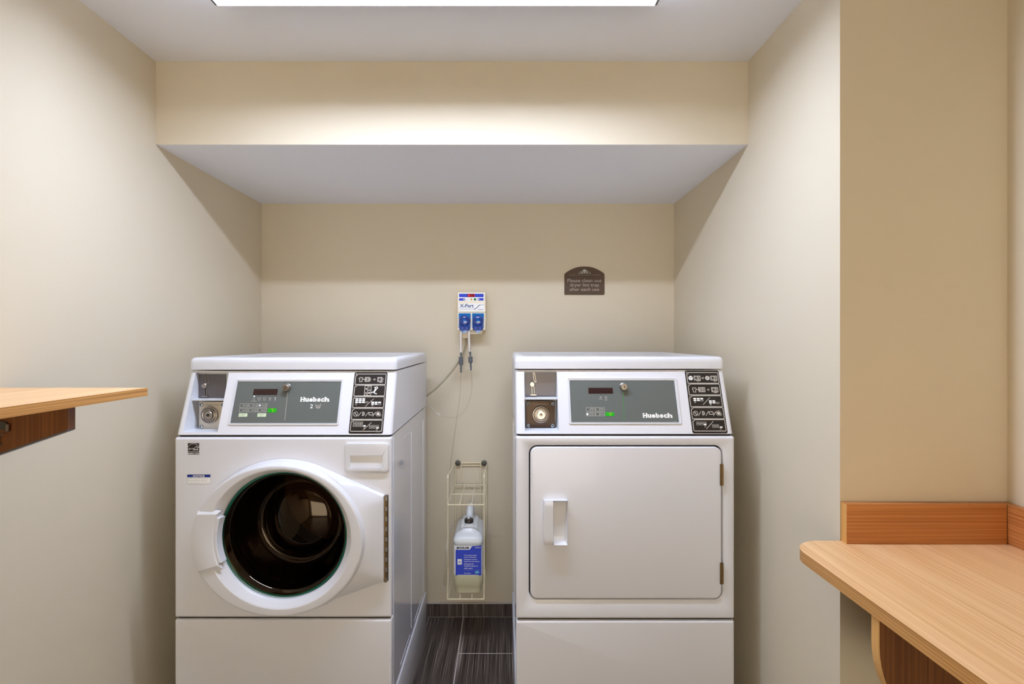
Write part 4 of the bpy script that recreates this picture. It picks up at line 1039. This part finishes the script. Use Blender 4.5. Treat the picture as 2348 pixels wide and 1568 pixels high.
# ------------------------------------------------------------------ sign on the back wall
Ysg = YB-.004
def Z9(x, y): return XZ(1270+x/14.257, 590+y/14.257, Ysg)
out = [Z9(355, 1222), Z9(1640, 1222), Z9(1655, 1180), Z9(1655, 580), Z9(1640, 525), Z9(1560, 465), Z9(1420, 390), Z9(1280, 335), Z9(1140, 306), Z9(1000, 300), Z9(860, 306), Z9(720, 335), Z9(580, 390), Z9(440, 465), Z9(360, 525), Z9(345, 580), Z9(345, 1180)]
mb = MB(); mb.loft([[(x, YB-.0004, z) for x, z in out], [(x, Ysg, z) for x, z in out]], M['sign'])
fp = Pl((0, Ysg, 0), (1, 0, 0), (0, 0, 1)); q = .0004; sp_ = M['sign_p']
text(mb, fp, 'Please clean out', Z9(445, 0)[0], Z9(1560, 0)[0], Z9(0, 812)[1], Z9(0, 700)[1], q, sp_)
text(mb, fp, 'dryer lint trap', Z9(530, 0)[0], Z9(1475, 0)[0], Z9(0, 985)[1], Z9(0, 848)[1], q, sp_)
text(mb, fp, 'after each use', Z9(515, 0)[0], Z9(1480, 0)[0], Z9(0, 1095)[1], Z9(0, 992)[1], q, sp_)
mb.line(fp, [Z9(510, 579), Z9(1490, 579)], .0008, q, sp_)
for pts in (((1000, 385), (1090, 430), (1045, 475), (1000, 535), (960, 475), (920, 430)),
            ((850, 468), (890, 455), (930, 485), (970, 532), (910, 530), (890, 488)), ((1160, 468), (1110, 455), (1070, 485), (1040, 532), (1095, 530), (1110, 488)),
            ((795, 512), (835, 500), (885, 535), (840, 532)), ((1215, 512), (1175, 500), (1125, 535), (1170, 532))):
    mb.poly(fp, [Z9(*p) for p in pts], q, M['sign_l'])
tag(mb.build('wall_sign', flat=True), 'small brown arched sign about the dryer lint trap on the back wall above the dryer', 'sign')

# ------------------------------------------------------------------ wooden shelf on the left wall
zt1 = 1.2275; xs1 = -.8285; ye = 1.182
sh_ = empty('wall_shelf', (XL, .6, zt1-.018), 'light oak folding shelf on the left wall, higher than the counter opposite', 'shelf')
mb = MB(); ys0 = -.25
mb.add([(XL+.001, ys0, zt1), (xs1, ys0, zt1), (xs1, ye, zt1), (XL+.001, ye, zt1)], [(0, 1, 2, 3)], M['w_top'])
mb.add([(XL+.001, ys0, zt1-.0185), (xs1, ys0, zt1-.0185), (xs1, ye, zt1-.0185), (XL+.001, ye, zt1-.0185)], [(0, 3, 2, 1)], M['w_shade_y'])
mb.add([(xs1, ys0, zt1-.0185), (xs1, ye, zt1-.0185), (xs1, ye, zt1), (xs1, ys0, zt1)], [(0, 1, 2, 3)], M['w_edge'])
mb.add([(xs1, ye, zt1-.0185), (XL+.001, ye, zt1-.0185), (XL+.001, ye, zt1), (xs1, ye, zt1)], [(0, 1, 2, 3)], M['w_shade_x'])
mb.add([(xs1, ys0, zt1-.0185), (XL+.001, ys0, zt1-.0185), (XL+.001, ys0, zt1), (xs1, ys0, zt1)], [(0, 3, 2, 1)], M['w_shade_x'])
mb.build('shelf_top', sh_, flat=True)
Yk = 1.0
for yk in (Yk, .25):
    mb = MB(); a = XZ(155, 985, Yk); b = XZ(-60, 1059, Yk); zt3 = zt1-.0188
    prof = [(a[0], zt3), (a[0], a[1]), b, (XL+.001, b[1]-.09), (XL+.001, zt3)]
    mb.loft([[(x, yk, z) for x, z in prof], [(x, yk+.018, z) for x, z in prof]], M['w_shade_z'])
    q = [(a[0]-.0005, a[1]-.0002), (b[0], b[1]-.0002), (b[0], b[1]-.0035), (a[0]-.0005, a[1]-.0028)]
    mb.loft([[(x, yk-.0005, z) for x, z in q], [(x, yk+.0185, z) for x, z in q]], M['steel_grey'])
    bk = mb.build('support_bracket', sh_, flat=True)
    if yk != Yk: continue
    # folding catch screwed to the bracket
    mb = MB(); Yc = Yk-.0005
    def K(x, y, yy=Yc): return XZ(x, y, yy)
    o2 = [K(-40, 968), (K(5, 965)), K(16, 967), K(21, 972), K(22, 989), K(16, 990), K(15, 984), K(-40, 986)]
    mb.loft([[(x, Yc, z) for x, z in o2], [(x, Yc-.004, z) for x, z in o2]], M['iron'])
    q = [K(16, 973, Yc-.004), K(22, 972, Yc-.004), K(21, 989, Yc-.004), K(15.6, 988, Yc-.004)]
    mb.loft([[(x, Yc-.004, z) for x, z in q], [(x, Yc-.0065, z) for x, z in q]], M['nickel'])
    mb.tube(cat([(K(14, 993)[0], Yc-.003, K(14, 993)[1]), (K(5, 997)[0], Yc-.003, K(5, 997)[1]), (K(1.5, 1003)[0], Yc-.003, K(1.5, 1003)[1]), (K(1, 1018)[0], Yc-.003, K(1, 1018)[1])], 5), .0012, M['nickel'], 8)
    mb.tube([(K(-12, 1021)[0], Yc-.003, K(-12, 1021)[1]), (K(6, 1019)[0], Yc-.003, K(6, 1019)[1])], .0016, M['nickel'], 8)
    mb.build('folding_catch', bk)

# ------------------------------------------------------------------ counter in the nook on the right
zc = .848
ct = empty('wall_counter', (1.0, .6, zc), 'oak laminate counter with a rounded end and low splashback, right of the dryer', 'counter')
xf = .692; th = .026; yend = 1.2425
y0 = -.55; rc = .075
top = [(XN-.001, y0), (XN-.001, YN-.001), (XR-.0, YN-.001)]
arcp = arc(xf+rc, yend-rc, rc, 90, 180, 14)
ol = [(XN-.001, y0), (XN-.001, YN-.001)]+[(XR-.02, yend)]+arcp+[(xf, y0)]
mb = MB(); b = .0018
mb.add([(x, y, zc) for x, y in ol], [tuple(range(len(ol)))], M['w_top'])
mb.add([(x, y, zc-th) for x, y in ol], [tuple(range(len(ol)))[::-1]], M['w_shade_y'])
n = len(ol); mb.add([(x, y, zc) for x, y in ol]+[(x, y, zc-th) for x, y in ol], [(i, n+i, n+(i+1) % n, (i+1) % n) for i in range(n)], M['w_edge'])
mb.build('worktop', ct, sharp=30)
# splashbacks
zs1 = .943
mb = MB(); ya = YN-.0215
x_s = XR+.0015
mb.add([(x_s, ya, zc), (XN-.022, ya, zc), (XN-.022, ya, zs1), (x_s, ya, zs1)], [(0, 1, 2, 3)], M['w_shade_x'])
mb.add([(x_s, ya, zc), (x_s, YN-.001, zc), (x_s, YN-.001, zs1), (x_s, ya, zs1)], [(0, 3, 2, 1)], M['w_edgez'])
mb.add([(x_s, ya, zs1), (XN-.001, ya, zs1), (XN-.001, YN-.001, zs1), (x_s, YN-.001, zs1)], [(0, 1, 2, 3)], M['w_shade_x'])
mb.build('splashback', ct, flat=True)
mb = MB(); mb.box(XN-.0215, XN-.001, y0, ya-.0005, zc+.0003, zs1, M['w_shade_y']); mb.build('splashback', ct, flat=True)
# curved upright bracket below
zb = zc-th-.0005
for yk in (.947, .1):
    prof = [(.7005, zb), (.7005, zb-.055)]
    for k in range(1, 13):
        t = k/12; prof.append((.7005+.19*(1-cos(t*1.15)), zb-.055-.19*sin(t*1.15)))
    lx, lz = prof[-1]; prof += [(XN-.001, lz-.10), (XN-.001, zb)]
    mb = MB(); n = len(prof)
    for yy in (yk, yk+.021): mb.add([(x, yy, z) for x, z in prof], [tuple(range(n))], M['w_shade_z'])
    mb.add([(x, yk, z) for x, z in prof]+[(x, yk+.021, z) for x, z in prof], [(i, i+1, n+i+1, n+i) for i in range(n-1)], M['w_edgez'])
    mb.build('support_bracket', ct, sharp=30)

# ------------------------------------------------------------------ light, camera, view
def area(name, loc, sx, sy, power, col, rot=(0, 0, 0)):
    l = bpy.data.lights.new(name, 'AREA'); l.shape = 'RECTANGLE'; l.size = sx; l.size_y = sy; l.energy = power; l.color = lin(col)[:3]
    o = bpy.data.objects.new(name, l); C.objects.link(o); o.location = loc; o.rotation_euler = rot; return o
area('fill_light', (-.1, YF+.03, .75), 1.7, 1.3, 58.0, (240, 242, 250), (-pi/2, pi, 0))  # added fill panel against the closed wall behind the camera
w = bpy.data.worlds.new('world'); bpy.context.scene.world = w; w.use_nodes = True
w.node_tree.nodes['Background'].inputs[0].default_value = (.5, .5, .5, 1); w.node_tree.nodes['Background'].inputs[1].default_value = .0

cam = bpy.data.cameras.new('camera'); co = bpy.data.objects.new('camera', cam); C.objects.link(co)
cam.sensor_width = 36; cam.lens = F/2348*36; cam.shift_x = (1174-CX)/2348; cam.shift_y = -(784-CY)/2348; cam.clip_start = .02
co.location = (0, 0, H); co.rotation_euler = (pi/2, 0, 0)
sc = bpy.context.scene; sc.camera = co
sc.view_settings.view_transform = 'Standard'; sc.view_settings.look = 'None'; sc.view_settings.gamma = 1; sc.view_settings.use_curve_mapping = False
sc.view_settings.exposure = 0.2
try:
    sc.cycles.use_denoising = True; sc.cycles.denoiser = 'OPENIMAGEDENOISE'
    sc.cycles.max_bounces = 12; sc.cycles.diffuse_bounces = 8; sc.cycles.glossy_bounces = 6; sc.cycles.transparent_max_bounces = 16
    sc.cycles.sample_clamp_indirect = 8; sc.cycles.caustics_reflective = False; sc.cycles.caustics_refractive = False
except Exception as ex: print(ex)
